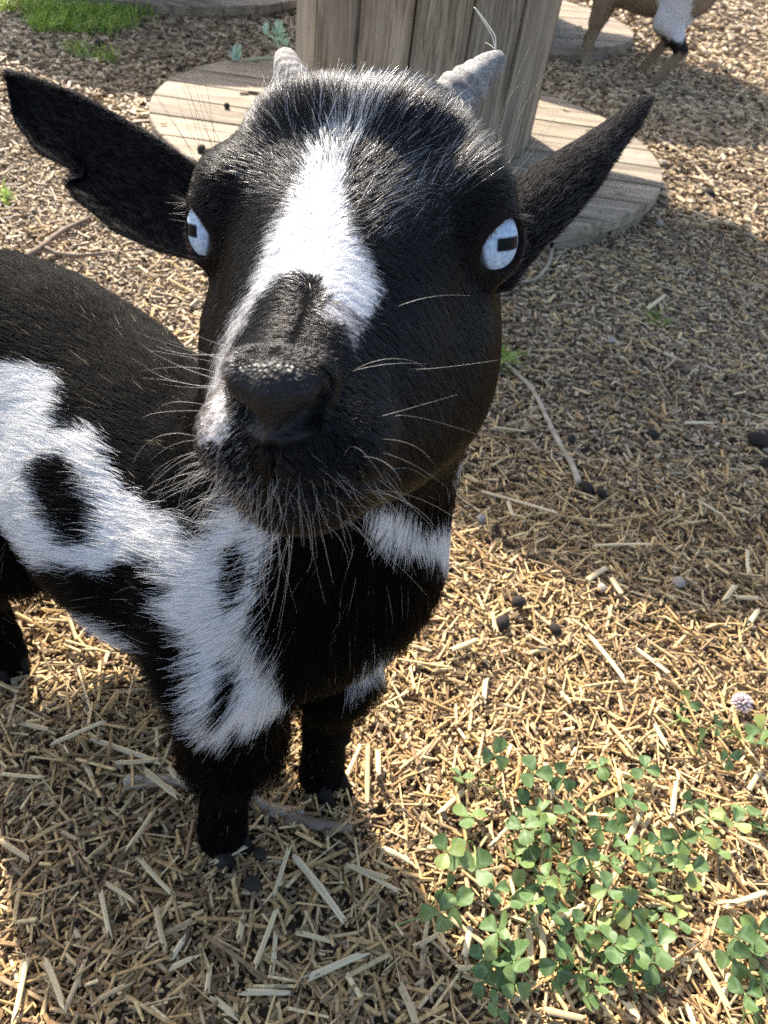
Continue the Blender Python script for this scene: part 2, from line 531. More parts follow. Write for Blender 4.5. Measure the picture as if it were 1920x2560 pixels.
def grass_obj(name, P, h, w, lean, seed):
    r = np.random.default_rng(seed)
    V, Q, T, c = blades(P, r.uniform(h * .5, h * 1.2, len(P)), r.uniform(w * .7, w * 1.3, len(P)), lean, seed)
    me = mesh_np(name, V, Q, T); set_col(me, c)
    return obj(name, me, M_GRASS)
def poly_scatter(poly, n, seed):
    r = np.random.default_rng(seed); g = np.array([gnd(*p)[:2] for p in poly])
    lo, hi = g.min(0), g.max(0); out = []
    while len(out) < n:
        q = r.uniform(lo, hi, (n * 3, 2))
        x, y = q[:, 0], q[:, 1]; ins = np.zeros(len(q), bool)
        for (x0, y0), (x1, y1) in zip(g, np.roll(g, -1, 0)):
            cr = (y0 > y) != (y1 > y); ins ^= cr & (x < (x1 - x0) * (y - y0) / (y1 - y0 + 1e-12) + x0)
        out += list(q[ins])
    q = np.array(out[:n])
    return np.c_[q, relief(q[:, 0], q[:, 1])]
lawn = np.concatenate([
    poly_scatter([(-350, -260), (330, -190), (440, 0), (-350, 0)], 7000, 71),
    poly_scatter([(-80, -90), (430, -70), (440, 25), (350, 62), (200, 72), (60, 45), (-80, 40)], 5200, 76),
    poly_scatter([(70, 40), (300, 45), (350, 75), (270, 100), (90, 98)], 1500, 72),
    poly_scatter([(300, 20), (440, 0), (470, 30), (390, 60), (310, 60)], 700, 74),
    poly_scatter([(1710, -30), (1960, 20), (2300, 60), (2300, -60), (1700, -90)], 5000, 73)])
tag(grass_obj('grass', lawn, .050, .0042, .8, 75), 'bright green short grass at the edges of the chip-covered yard', 'grass', kind='stuff')
for (poly, n, h, lab, sd) in (
        ([(150, 140), (200, 128), (290, 150), (300, 172), (220, 168)], 190, .040, 'loose bright green grass tuft between the black ear and the lawn', 81),
        ([(-12, 482), (14, 485), (38, 508), (20, 518), (-12, 505)], 60, .030, 'short yellow-green grass tuft on the chips below the black ear', 82),
        ([(1600, 790), (1650, 780), (1672, 815), (1625, 826)], 110, .018, 'small dull green grass tuft in the shade beside a pale chip', 83),
        ([(1212, 895), (1245, 880), (1285, 915), (1240, 935)], 110, .028, 'green grass tuft at the thin end of the pale curved twig', 84),
        ([(1545, 640), (1600, 650), (1600, 690), (1560, 690)], 60, .012, 'tiny green grass sprouts in the shaded chips', 85)):
    P = poly_scatter(poly, n, sd)
    c = P.mean(0)
    g = grass_obj('grass_tuft', P - c * [1, 1, 0] - [0, 0, c[2]], h, .0026 if h > .025 else .0017, .9, sd)
    g.location = c
    tag(g, lab, 'grass tuft')

# ================================================================== the goat in front
# head frame: x = the goat's right, y = towards the nose, z = up
HR = np.array([[-0.9854, -0.1223, -0.1186], [0.0917, -0.9674, 0.2359], [-0.1436, 0.2216, 0.9645]])
HT = np.array([-0.0241, 0.2301, 0.35])
_a = radians(4.0)
HR = HR @ np.array([[cos(_a), -sin(_a), 0], [sin(_a), cos(_a), 0], [0, 0, 1]])
def h2w(p): return np.asarray(p, float) @ HR.T + HT
def w2h(p): return (np.asarray(p) - HT.astype(np.asarray(p).dtype)) @ HR.astype(np.asarray(p).dtype)
# body frame: a = forward along the spine, b = the goat's left, z = up
GO = np.array([-0.027, 0.224])
GF = np.array([0.80, -0.60]); GL = np.array([0.60, 0.80])
def b2w(a, b, z): return np.array([GO[0] + a * GF[0] + b * GL[0], GO[1] + a * GF[1] + b * GL[1], z])
def w2b(P):
    d = P[:, :2] - GO.astype(P.dtype)
    return np.stack([d @ GF.astype(P.dtype), d @ GL.astype(P.dtype), P[:, 2]], 1)

# skull stations: y, half width, top, bottom, narrowing of the top
ST = np.array([
    (-.072, .004, .000, -.010, 0), (-.066, .020, .022, -.030, 0), (-.055, .033, .037, -.046, 0),
    (-.040, .0405, .0410, -.058, 0), (-.020, .0445, .0410, -.067, .03), (.000, .0450, .0365, -.072, .10),
    (.015, .0425, .0265, -.0745, .18), (.030, .0375, .0150, -.0745, .26), (.045, .0320, .0040, -.0700, .30),
    (.060, .0250, -.0045, -.0640, .30), (.072, .0212, -.0095, -.0590, .26), (.082, .0180, -.0125, -.0545, .22),
    (.090, .0140, -.0155, -.0500, .15), (.0945, .0085, -.0175, -.0430, .1), (.0970, .0025, -.021, -.033, .1)])
_ys = np.linspace(ST[0, 0], ST[-1, 0], 400)
def _tab(c):
    v = np.interp(_ys, ST[:, 0], ST[:, c])
    k = np.hanning(25); k /= k.sum()
    return np.convolve(np.pad(v, 12, mode='edge'), k, 'valid').astype(np.float32)
TW, TT, TB, TN = _tab(1), _tab(2), _tab(3), _tab(4)
EYE = np.array([.0405, .000, .0018]); EYE_R = 0.0120
GAZE = np.array([.800, .590, .05]); GAZE /= np.linalg.norm(GAZE)

def sd_head(h):
    x, y, z = h[:, 0], h[:, 1], h[:, 2]
    ax = np.abs(x)
    m = np.stack([ax, y, z], 1)
    yc = np.clip(y, _ys[0], _ys[-1])
    i = (yc - _ys[0]) / (_ys[1] - _ys[0])
    i0 = np.clip(i.astype(np.int32), 0, 398); fr = (i - i0).astype(np.float32)
    g = lambda t: t[i0] * (1 - fr) + t[i0 + 1] * fr
    w, tp, bt, nr = g(TW), g(TT), g(TB), g(TN)
    zc, hh = (tp + bt) / 2, (tp - bt) / 2
    u = (z - zc) / hh
    w = w * (1 - nr * np.clip(u, -0.6, 1.0))
    q = ((ax / w) ** 2.3 + np.abs(u) ** 2.3) ** (1 / 2.3)
    d = (q - 1) * np.minimum(w, hh) + np.abs(y - yc)
    # brow, cheek, lids
    d = smin(d, sd_ell(m, (.0365, -.008, .0150), (.0135, .020, .0110)), .012)
    d = smin(d, sd_ell(m, (.0290, -.006, -.040), (.0175, .032, .030)), .012)
    d = smin(d, sd_ell(m, EYE, (.0137, .0140, .0136)), .006)
    d = smin(d, sd_ell(m, (.011, -.024, .0315), (.023, .028, .0125)), .012)
    # hollow in front of the eye, and the bridge standing above it
    d = smax(d, -sd_ell(m, (.047, .034, -.006), (.0125, .022, .016)), .010)
    # muzzle
    d = smin(d, sd_ell(m, (.0105, .0765, -.0335), (.0135, .0185, .0115)), .006)
    d = smin(d, sd_ell(m, (0, .0710, -.0495), (.0160, .0190, .0105)), .006)
    d = smin(d, sd_ell(m, (0, .0895, -.0160), (.0094, .0106, .0078)), .004)
    d = smin(d, sd_ell(m, (.0072, .0890, -.0148), (.0052, .0085, .0060)), .003)
    # nostrils, cleft, mouth
    d = smax(d, -sd_cone(m, (.0028, .0980, -.0238), (.0072, .0945, -.0212), .0018, .0032), .0012)
    d = smax(d, -sd_cone(m, (.0072, .0945, -.0212), (.0120, .0925, -.0155), .0032, .0026), .0012)
    d = smax(d, -sd_cone(m, (0, .0995, -.0270), (0, .0975, -.0375), .0013, .0015), .0015)
    d = smax(d, -sd_cone(m, (0, .0978, -.0380), (.0120, .0932, -.0387), .0014, .0015), .0015)
    d = smax(d, -sd_cone(m, (.0120, .0932, -.0387), (.0180, .0880, -.0403), .0015, .0015), .0015)
    d = smax(d, -sd_cone(m, (.0180, .0880, -.0403), (.0222, .0745, -.0432), .0015, .0015), .0015)
    d = smax(d, -sd_cone(m, (.0222, .0745, -.0432), (.0245, .0640, -.0452), .0013, .0006), .0015)
    # lid opening
    e = m - EYE.astype(np.float32)
    along = e @ GAZE.astype(np.float32)
    perp = e - along[:, None] * GAZE.astype(np.float32)
    pv = perp[:, 2] + 0.14 * perp[:, 1]
    ph = np.sqrt(np.maximum((perp * perp).sum(1) - perp[:, 2] ** 2, 0))
    op = (np.sqrt((pv / .0069) ** 2 + (ph / .0083) ** 2) - 1) * .0069
    op = np.maximum(op, .004 - along)
    d = smax(d, -op, .0022)
    return d

LEGS = {  # joints from the shoulder or hip down to the hoof, then radii
    'rf': ([b2w(-.012, -.036, .168), np.array([-.056, .196, .105]), gnd(560, 2095) + [0, 0.006, .055], gnd(558, 2105) + [0, 0, .012]], [.034, .022, .0118, .0140]),
    'lf': ([b2w(-.016, .030, .172), np.array([-.010, .242, .105]), gnd(800, 1945) + [0, .004, .055], gnd(800, 1955) + [0, 0, .012]], [.030, .018, .0115, .0140]),
    'rh': ([b2w(-.205, -.030, .170), b2w(-.190, -.050, .115), gnd(-15, 1600) + [0, 0, .066], gnd(18, 1668) + [0, 0, .012]], [.048, .032, .014, .0150]),
    'lh': ([b2w(-.205, .032, .170), b2w(-.190, .046, .115), b2w(-.252, .044, .068), b2w(-.236, .046, .012)], [.048, .032, .014, .0150])}

def sd_goat(P):
    h = w2h(P).astype(np.float32)
    d = sd_head(h)
    b = w2b(P).astype(np.float32)
    body = sd_ell(b, (-.105, 0, .174), (.125, .074, .064))
    body = smin(body, sd_ell(b, (-.018, .007, .193), (.054, .061, .054)), .03)
    body = smin(body, sd_ell(b, (-.215, 0, .176), (.072, .060, .066)), .03)
    body = smin(body, sd_cone(b, (-.03, 0, .200), (-.265, 0, .204), .034, .036), .03)
    nk = h2w((0, -.040, -.012))
    nk2 = h2w((0, -.022, -.045))
    neck = sd_cone(P, b2w(-.020, .012, .212).astype(np.float32), nk.astype(np.float32), .058, .042)
    neck = smin(neck, sd_cone(P, b2w(-.008, 0.012, .212).astype(np.float32), nk2.astype(np.float32), .051, .040), .02)
    body = smin(body, neck, .025)
    for J, R_ in LEGS.values():
        for k in range(3):
            body = smin(body, sd_cone(P, J[k], J[k + 1], R_[k], R_[k + 1]), .012)
    tail = sd_cone(b, (-.285, 0, .205), (-.312, 0, .170), .014, .008)
    body = smin(body, tail, .012)
    return smin(d, body, .016)

def axis3(*kn):                                    # start, then (end, step) pairs
    out, a = [], kn[0]
    for e, st in kn[1:]:
        out.append(np.arange(a, e - 1e-9, st)); a = out[-1][-1] + st
    return np.concatenate(out)
gx = axis3(-.37, (-.100, .0055), (-.072, .0019), (.000, .0010), (.055, .0019), (.10, .0055))
gy = axis3(.10, (.118, .003), (.166, .0010), (.310, .0019), (.52, .0055))
gz = axis3(-.004, (.255, .0055), (.300, .0019), (.366, .0010), (.408, .0019))
GV, GQ = build_sdf(sd_goat, gx, gy, gz)
GN = vnormals(GV, GQ)
GH = w2h(GV)                                     # in the head frame

def in_head(H):                                   # 1 on the head, 0 on the body
    return np.clip((H[:, 1] + .062) / .02, 0, 1) * np.clip((H[:, 2] + .092) / .012, 0, 1) * (np.abs(H[:, 0]) < .062)
PATCHES = [   # coat patches, millimetres: True = white, False = black
    (True, [(-37,235,386),(-33,239,388),(-28,249,390),(-16,240,391),(-25,227,382),(-25,216,377),(-23,207,373),(-20,199,369),(-15,192,365),(-9,184,358),(-11,175,356),(-13,162,353),(-16,164,357),(-23,165,359),(-21,171,360),(-24,179,362),(-31,181,362),(-37,181,359),(-42,179,352),(-47,176,343),(-47,185,349),(-45,192,355),(-44,201,362),(-41,209,368),(-40,222,375),(-40,229,380)]),
    (True, [(-43,186,354),(-44,176,348),(-48,176,340),(-38,136,359),(-42,146,345),(-38,137,346),(-37,133,345),(-39,133,341),(-46,138,336),(-47,142,340),(-50,165,338),(-56,186,327),(-52,184,337),(-48,185,347),(-46,188,352)]),
    (True, [(-209,305,226),(-182,301,235),(-165,291,236),(-159,274,230),(-156,263,225),(-146,264,231),(-133,261,235),(-129,252,231),(-122,242,228),(-110,231,227),(-92,217,232),(-77,206,240),(-74,202,238),(-68,206,252),(-55,200,258),(-51,196,254),(-44,194,255),(-38,191,252),(-42,188,242),(-45,185,234),(-41,182,228),(-46,181,223),(-47,178,212),(-43,177,206),(-33,176,184),(-30,186,150),(-39,177,150),(-43,175,140),(-50,171,152),(-54,172,134),(-65,173,133),(-71,174,144),(-72,172,174),(-71,175,185),(-74,182,197),(-87,191,197),(-95,198,200),(-103,206,205),(-120,211,194),(-143,219,176),(-165,238,160),(-180,250,160),(-200,268,160),(-215,290,170)]),
    (False, [(-169,254,208),(-159,255,218),(-145,252,224),(-133,237,219),(-127,228,214),(-126,219,204),(-139,222,196),(-154,235,200)]),
    (False, [(-152,226,176),(-120,211,194),(-96,207,217),(-85,195,214),(-92,193,191),(-109,206,154),(-127,211,164),(-150,221,156)]),
    (False, [(-78,208,242),(-66,207,257),(-62,205,259),(-66,201,246),(-73,197,233),(-76,202,237)]),
    (False, [(-57,193,243),(-52,194,247),(-47,188,238),(-50,183,225),(-54,180,214),(-58,187,229)]),
    (False, [(-56,177,198),(-51,175,194),(-49,171,181),(-53,170,161),(-60,171,146),(-61,170,158),(-56,172,185)]),
    (True, [(-151,218,154),(-133,217,151),(-112,208,152),(-97,195,167),(-117,204,148),(-136,207,149),(-148,209,153)]),
    (True, [(-5,197,267),(6,202,264),(9,205,259),(18,213,243),(30,241,227),(37,239,215),(34,231,207),(15,208,238),(2,198,249),(-4,196,257)]),
    (True, [(26,235,267),(30,240,263),(33,237,248),(29,238,249)]),
    (True, [(-6,196,150),(12,216,160),(16,222,140),(0,214,124)]),
]

_PL = []
_BC = np.array([-.10, .27, .19]); _HC = h2w((0, 0, -.02))
for _w, _pts in PATCHES:
    P3 = np.array(_pts, float) / 1000
    c = P3.mean(0)
    u, s, vt = np.linalg.svd(P3 - c)
    n = np.array([0, 0, .45]) - c; n /= np.linalg.norm(n)        # every patch lies on the goat's front and right side
    ax1 = np.cross(n, [0, 0, 1.0]); ax1 /= np.linalg.norm(ax1); ax2 = np.cross(n, ax1)
    _PL.append((_w, c, n, ax1, ax2, np.stack([(P3 - c) @ ax1, (P3 - c) @ ax2], 1), c[2] > .30))
def in_poly(q, poly):
    x, y = q[:, 0], q[:, 1]
    ins = np.zeros(len(q), bool)
    a = poly; b = np.roll(poly, -1, 0)
    for (x0, y0), (x1, y1) in zip(a, b):
        cr = (y0 > y) != (y1 > y)
        ins ^= cr & (x < (x1 - x0) * (y - y0) / (y1 - y0 + 1e-12) + x0)
    return ins
def whiteness(P, N, jit):
    w = np.zeros(len(P), bool)
    hd = in_head(w2h(P)) > .5
    Pj = P + jit
    for wh, c, n, a1, a2, poly, head in _PL:
        d = Pj - c
        ok = (np.abs(d @ n) < (.045 if head else .11)) & (N @ n > (-.15 if head else -.45)) & (hd == head)
        hit = ok & in_poly(np.stack([d @ a1, d @ a2], 1), poly)
        w[hit] = wh
    return w

BLACK = np.array([.0034, .0030, .0029]); WHITE = np.array([.74, .735, .72])
jit0 = wob(GV, 300, 3) * .0012
gw = whiteness(GV.astype(float), GN, jit0).astype(float)
nosem = np.clip(1.25 - np.sqrt((GH[:, 0] / .0125) ** 2 + ((GH[:, 1] - .1010) / .011) ** 2 + ((GH[:, 2] + .0180) / .0098) ** 2), 0, 1)
nosem = np.clip(nosem * 5, 0, 1) * np.clip((GH[:, 2] + .0272) / .0015, 0, 1)
eyem = np.zeros(len(GV))
for sx in (1, -1):
    e = GH - EYE * [sx, 1, 1]
    g = GAZE * [sx, 1, 1]
    al = e @ g
    pr = np.linalg.norm(e - al[:, None] * g, axis=1)
    eyem = np.maximum(eyem, (al > 0) * np.clip((.0128 - pr) / .0025, 0, 1))
skin = np.array([.0035, .003, .003])[None] * (1 - gw[:, None]) + np.array([.62, .58, .56])[None] * gw[:, None]
me = mesh_np('goat_body', GV, GQ)
set_col(me, skin)
a_ = me.attributes.new('nose', 'FLOAT', 'POINT'); a_.data.foreach_set('value', nosem.astype(np.float32))
a_ = me.attributes.new('lid', 'FLOAT', 'POINT'); a_.data.foreach_set('value', eyem.astype(np.float32))

k = NT('goat_skin')
tc = k.n('ShaderNodeTexCoord').outputs['Object']
nf, lf = k.attr('nose').outputs['Fac'], k.attr('lid').outputs['Fac']
c1 = k.mix(nf, k.attr('Col').outputs['Color'], (.010, .009, .0088))
c2 = k.mix(lf, c1, (.014, .009, .008))
k.base(c2)
rr = k.math('MULTIPLY_ADD', nf, -.42, .85)
k.rough(rr); k.l(k.math('MULTIPLY_ADD', nf, .20, .02), k.b.inputs['Specular IOR Level'])
vo = k.n('ShaderNodeTexVoronoi'); vo.inputs['Scale'].default_value = 900; k.l(tc, vo.inputs['Vector'])
hb = k.math('ADD', k.math('MULTIPLY', vo.outputs['Distance'], .9), k.noise(500, 3, .6, tc).outputs[0])
k.bump(hb, .6, .0006)
GOAT = obj('goat', me, k.m)
tag(GOAT, 'black and white goat kid with pale blue eyes raising its face to the viewer', 'goat')

# ---- hair material
def hair_mat(name, rough=.24, radial=.35, dif=.76, ior=1.22):
    k = NT(name)
    hb = k.n('ShaderNodeBsdfHairPrincipled', model='CHIANG', parametrization='COLOR')
    k.l(k.attr('hcol').outputs['Color'], hb.inputs['Color'])
    hb.inputs['Roughness'].default_value = rough
    hb.inputs['Radial Roughness'].default_value = radial
    hb.inputs['Coat'].default_value = 0.0
    hb.inputs['IOR'].default_value = ior
    df = k.n('ShaderNodeBsdfDiffuse'); k.l(k.attr('hcol').outputs['Color'], df.inputs['Color'])
    ms = k.n('ShaderNodeMixShader'); ms.inputs[0].default_value = dif
    k.l(hb.outputs[0], ms.inputs[1]); k.l(df.outputs[0], ms.inputs[2]); k.l(ms.outputs[0], k.out.inputs['Surface'])
    return k.m
M_FUR = hair_mat('fur')
M_FACE = hair_mat('face_fur', .18, .32, .45, 1.5)
M_WHISK = hair_mat('whisker', .3, .4, .2)

def hair_obj(name, P, R, Cc, mat, parent):
    """P (n,k,3) points, R (n,k) radii, Cc (n,3) colours -> one hair object"""
    n, kk = P.shape[:2]
    hc = bpy.data.hair_curves.new(name)
    hc.add_curves([kk] * n)
    hc.attributes['position'].data.foreach_set('vector', P.astype(np.float32).ravel())
    ra = hc.attributes.get('radius') or hc.attributes.new('radius', 'FLOAT', 'POINT')
    ra.data.foreach_set('value', R.astype(np.float32).ravel())
    ca = hc.attributes.new('hcol', 'FLOAT_COLOR', 'CURVE')
    ca.data.foreach_set('color', np.c_[Cc, np.ones(n)].astype(np.float32).ravel())
    hc.materials.append(mat)
    o = bpy.data.objects.new(name, hc)
    COL.objects.link(o)
    o.parent = parent
    return o

def scatter(V, Q, N, n, wgt):
    """n random points on the quads, denser where the vertex weight is higher"""
    A = np.linalg.norm(np.cross(V[Q[:, 2]] - V[Q[:, 0]], V[Q[:, 3]] - V[Q[:, 1]]), axis=1) * wgt[Q].mean(1)
    f = rng.choice(len(Q), n, p=A / A.sum())
    u, v = rng.random((n, 1)), rng.random((n, 1))
    q = Q[f]
    b = lambda X: (X[q[:, 0]] * (1 - u) + X[q[:, 1]] * u) * (1 - v) + (X[q[:, 3]] * (1 - u) + X[q[:, 2]] * u) * v
    nn = b(N)
    return b(V), nn / np.linalg.norm(nn, axis=1, keepdims=True)

def grow(P, N, T, L, lift, kk, clump=.4, cell=.006, frizz=.08, droop=0.0, seed=1):
    r = np.random.default_rng(seed)
    T = T - (T * N).sum(1, keepdims=True) * N
    T /= np.linalg.norm(T, axis=1, keepdims=True) + 1e-9
    T = T + frizz * r.normal(size=T.shape) + frizz * 1.2 * wob(P, 90, seed + 4)
    T = T - (T * N).sum(1, keepdims=True) * N
    T /= np.linalg.norm(T, axis=1, keepdims=True) + 1e-9
    cellj = P + wob(P, 150, seed + 9) * cell * .5
    gid = np.floor(cellj / cell)
    cen = (gid + .5 + .35 * np.sin(gid * [12.9, 78.2, 37.7] + gid[:, [1, 2, 0]] * 4.1)) * cell
    off = cen - P
    off = off - (off * N).sum(1, keepdims=True) * N
    s = np.linspace(0, 1, kk)[None, :, None]
    L = L[:, None, None]; li = lift[:, None, None]
    X = P[:, None] + L * (T[:, None] * (s * (1 - .25 * li)) + N[:, None] * (li * (s - .45 * s * s)))
    X += off[:, None] * (clump * s ** 1.5)
    X[..., 2] -= (droop * L * s * s)[..., 0]
    return X

# ---- coat on head and body
def coat_fields(P, N):
    H = w2h(P); Hn = N @ HR
    B = w2b(P)
    hd = in_head(H)
    # head: hair runs out from a whorl on the bridge, and back over the cheeks
    sg_ = np.clip((.060 - H[:, 1]) / .050, 0, 1)[:, None]          # the parting runs up the bridge
    T = H - (np.array([0.0, .060, -.008]) * (1 - sg_) + np.array([0.0, .010, .020]) * sg_)
    T = T / (np.linalg.norm(T, axis=1, keepdims=True) + 1e-6)
    T += np.array([0, -.5, -.25]) * np.clip((np.abs(H[:, :1]) - .02) / .02, 0, 1)
    T[:, 2] += .55 * np.clip((H[:, 2] - .010) / .02, 0, 1)
    T[:, 1] += -.5 * np.clip((H[:, 2] - .010) / .02, 0, 1)
    muz = np.clip((H[:, 1] - .055) / .02, 0, 1)[:, None]
    T = T * (1 - muz) + muz * (np.array([0, -.35, -.9]) + np.sign(H[:, :1]) * np.array([.7, 0, 0]))
    Tw = T @ HR.T
    # body: back along the spine and down, straight down on the legs and chest
    down = np.array([0, 0, -1.0])
    back = np.array([-GF[0], -GF[1], 0])
    legz = np.clip((.150 - P[:, 2]) / .04, 0, 1)[:, None]
    front = np.clip((B[:, 0] + .005) / .05, 0, 1)[:, None]
    Tb = back * (1 - legz) * (1 - .8 * front) + down * (.45 + .6 * legz + .9 * front)
    T = Tw * hd[:, None] + Tb * (1 - hd[:, None])
    # lengths
    crown = np.clip((H[:, 2] - .006) / .034, 0, 1) * np.clip((.050 - H[:, 1]) / .04, 0, 1) * np.clip((.040 - np.abs(H[:, 0])) / .022, 0, 1)
    top_ = np.clip((H[:, 2] - .030) / .012, 0, 1)
    Lh = .0046 + (.012 - .006 * top_) * crown ** 1.2 - .0022 * np.clip((H[:, 1] - .03) / .05, 0, 1)
    Lh += .004 * np.clip((.00 - H[:, 2]) / .05, 0, 1) * np.clip((.02 - H[:, 1]) / .04, 0, 1)
    dist_eye = np.minimum(np.linalg.norm(H - EYE, axis=1), np.linalg.norm(H - EYE * [-1, 1, 1], axis=1))
    dh = np.minimum(np.linalg.norm(H - [.0225, -.033, .038], axis=1), np.linalg.norm(H - [-.0265, -.033, .038], axis=1))
    Lh *= np.clip((dh - .006) / .012, .3, 1)
    Lh *= np.clip((dist_eye - .009) / .016, .35, 1)
    Lb = .018 - .0125 * np.clip((.100 - P[:, 2]) / .02, 0, 1) - .006 * np.clip((P[:, 2] - .225) / .03, 0, 1) - .006 * np.clip((B[:, 0] - .0) / .03, 0, 1) * np.clip((.20 - P[:, 2]) / .03, 0, 1)
    Lb += .006 * np.clip((.15 - P[:, 2]) / .03, 0, 1) * np.clip((P[:, 2] - .07) / .02, 0, 1)
    L = Lh * hd + Lb * (1 - hd)
    lift = (.26 - .04 * crown + .2 * muz[:, 0]) * hd + (.17 + .14 * np.clip((.20 - P[:, 2]) / .06, 0, 1)) * (1 - hd)
    return T, L, lift, hd, crown

def lid_free(P):
    H = w2h(P)
    keep = np.ones(len(P), bool)
    for sx in (1, -1):
        e = H - EYE * [sx, 1, 1]; g = GAZE * [sx, 1, 1]
        al = e @ g
        pr = np.linalg.norm(e - al[:, None] * g, axis=1)
        keep &= ~((al > 0) & (pr < .0080))
    nz = np.sqrt((H[:, 0] / .0125) ** 2 + ((H[:, 1] - .1010) / .011) ** 2 + ((H[:, 2] + .0180) / .0098) ** 2)
    keep &= (nz > 1.05) | (H[:, 2] < -.0275) | (rng.random(len(P)) < .12)
    keep &= P[:, 2] > .007
    return keep

def coat(name, n, wgt, kk, rad, seed, clump, cell, frizz, mat):
    P, N = scatter(GV.astype(float), GQ, GN, n, wgt)
    kp = lid_free(P); P, N = P[kp], N[kp]
    T, L, lift, hd, crown = coat_fields(P, N)
    r = np.random.default_rng(seed)
    L = L * r.uniform(.65, 1.15, len(L))
    X = grow(P, N, T, L, lift * r.uniform(.6, 1.5, len(L)), kk, clump, cell, frizz, .12, seed)
    # the fur's look is set by where the middle of each hair lies
    j = r.normal(size=P.shape) * (.0011 * hd + .0018 * (1 - hd))[:, None]
    M = np.where(hd[:, None] > .5, X[:, kk - 2], X[:, kk // 2])
    w = whiteness(M, N, j)
    v = r.uniform(.55, 1.5, len(P))[:, None]
    Cc = np.where(w[:, None], WHITE * r.uniform(.86, 1.04, (len(P), 1)), BLACK * v)
    tip = (~w) & (crown > .15) & (r.random(len(P)) < .10)      # whole grey hairs that paint glints of light onto the black crown
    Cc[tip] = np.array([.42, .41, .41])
    H = w2h(P)
    dusk = w & (hd > .5) & (r.random(len(P)) < .70 * np.clip((H[:, 2] - .020) / .016, 0, 1))   # the blaze breaks up on the poll
    Cc[dusk] = BLACK
    dust = (~w) & (r.random(len(P)) < .001 + .007 * (1 - hd))
    Cc[dust] = np.array([.34, .27, .18])
    fade = w & (hd > .5) & (H[:, 1] > .058) & (r.random(len(P)) < .80)
    Cc[fade] = np.array([.10, .085, .08])
    # frosting round the lips
    fro = (~w) & (H[:, 1] > .052) & (H[:, 0] > .006) & (H[:, 2] < -.020) & (r.random(len(P)) < .22) & (hd > .5)
    Cc[fro] = np.array([.34, .31, .29])
    R_ = rad * np.linspace(1, .25, kk)[None] * r.uniform(.8, 1.25, (len(P), 1)) * (1 + .25 * (1 - hd))[:, None]
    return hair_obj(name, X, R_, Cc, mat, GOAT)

_hdv = in_head(GH)
_cr = coat_fields(GV.astype(float), GN)[4]
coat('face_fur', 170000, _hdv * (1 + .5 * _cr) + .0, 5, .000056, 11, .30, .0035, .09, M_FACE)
coat('body_fur', 190000, (1 - _hdv) * np.clip((GV[:, 2] - .01) / .01, 0, 1), 6, .000066, 12, .62, .0075, .08, M_FUR)

# ---- forelock: longer strands sweeping up between the horns
P, N = scatter(GV.astype(float), GQ, GN, 5200, _cr ** 2 * np.clip((.030 - np.abs(GH[:, 0])) / .012, 0, 1) + 1e-9)
Hf = w2h(P); r = np.random.default_rng(15)
Tf = np.stack([Hf[:, 0] * 22 - .28, -.55 + 0 * Hf[:, 0], 1.0 + 0 * Hf[:, 0]], 1) @ HR.T
Lf = r.uniform(.010, .020, len(P)) * np.clip((.050 - Hf[:, 2]) / .014, .35, 1)
dh_ = np.minimum(np.linalg.norm(Hf - [.0225, -.033, .038], axis=1), np.linalg.norm(Hf - [-.0265, -.033, .038], axis=1))
Lf *= np.clip((dh_ - .006) / .016, .25, 1)
X = grow(P, N, Tf, Lf, r.uniform(.06, .30, len(P)), 7, .35, .006, .10, .10, 16)
wl = r.random(len(P)) < .20 + .60 * np.exp(-((Hf[:, 0] + .003) / .007) ** 2)
Cc = np.where(wl[:, None], np.array([.70, .70, .71]) * r.uniform(.6, 1.1, (len(P), 1)), BLACK * r.uniform(.6, 1.5, (len(P), 1)))
hair_obj('forelock', X, .00008 * np.linspace(1, .2, 7)[None] * np.ones((len(P), 1)), Cc, M_FACE, GOAT)

P, N = scatter(GV.astype(float), GQ, GN, 5200, _hdv * np.clip((GH[:, 2] - .004) / .01, 0, 1) * np.clip((.040 - GH[:, 2]) / .004, 0, 1)
               * np.clip((-.006 - GH[:, 0]) / .006, 0, 1) * np.clip((GH[:, 0] + .034) / .006, 0, 1) * np.clip((GH[:, 1] + .035) / .01, 0, 1) + 1e-9)
Hf = w2h(P); r = np.random.default_rng(17)
Tf = np.stack([-.75 + 10 * Hf[:, 0] * 0, -.5 + 0 * Hf[:, 0], .8 + 0 * Hf[:, 0]], 1) @ HR.T
dh_ = np.linalg.norm(Hf - [-.0265, -.033, .038], axis=1)
Lf = r.uniform(.010, .020, len(P)) * np.clip((.046 - Hf[:, 2]) / .020, .35, 1) * np.clip((dh_ - .008) / .016, .3, 1)
X = grow(P, N, Tf, Lf, r.uniform(.05, .18, len(P)), 7, .55, .006, .10, .06, 18)
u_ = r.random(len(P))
Cc = np.where((u_ < .09)[:, None], np.array([.62, .62, .64]), np.where((u_ < .22)[:, None], np.array([.16, .155, .155]), BLACK * r.uniform(.6, 1.5, (len(P), 1))))  # white and grey strands put light glints into the black forehead hair
hair_obj('forelock', X, .00008 * np.linspace(1, .2, 7)[None] * np.ones((len(P), 1)), Cc, M_FACE, GOAT)

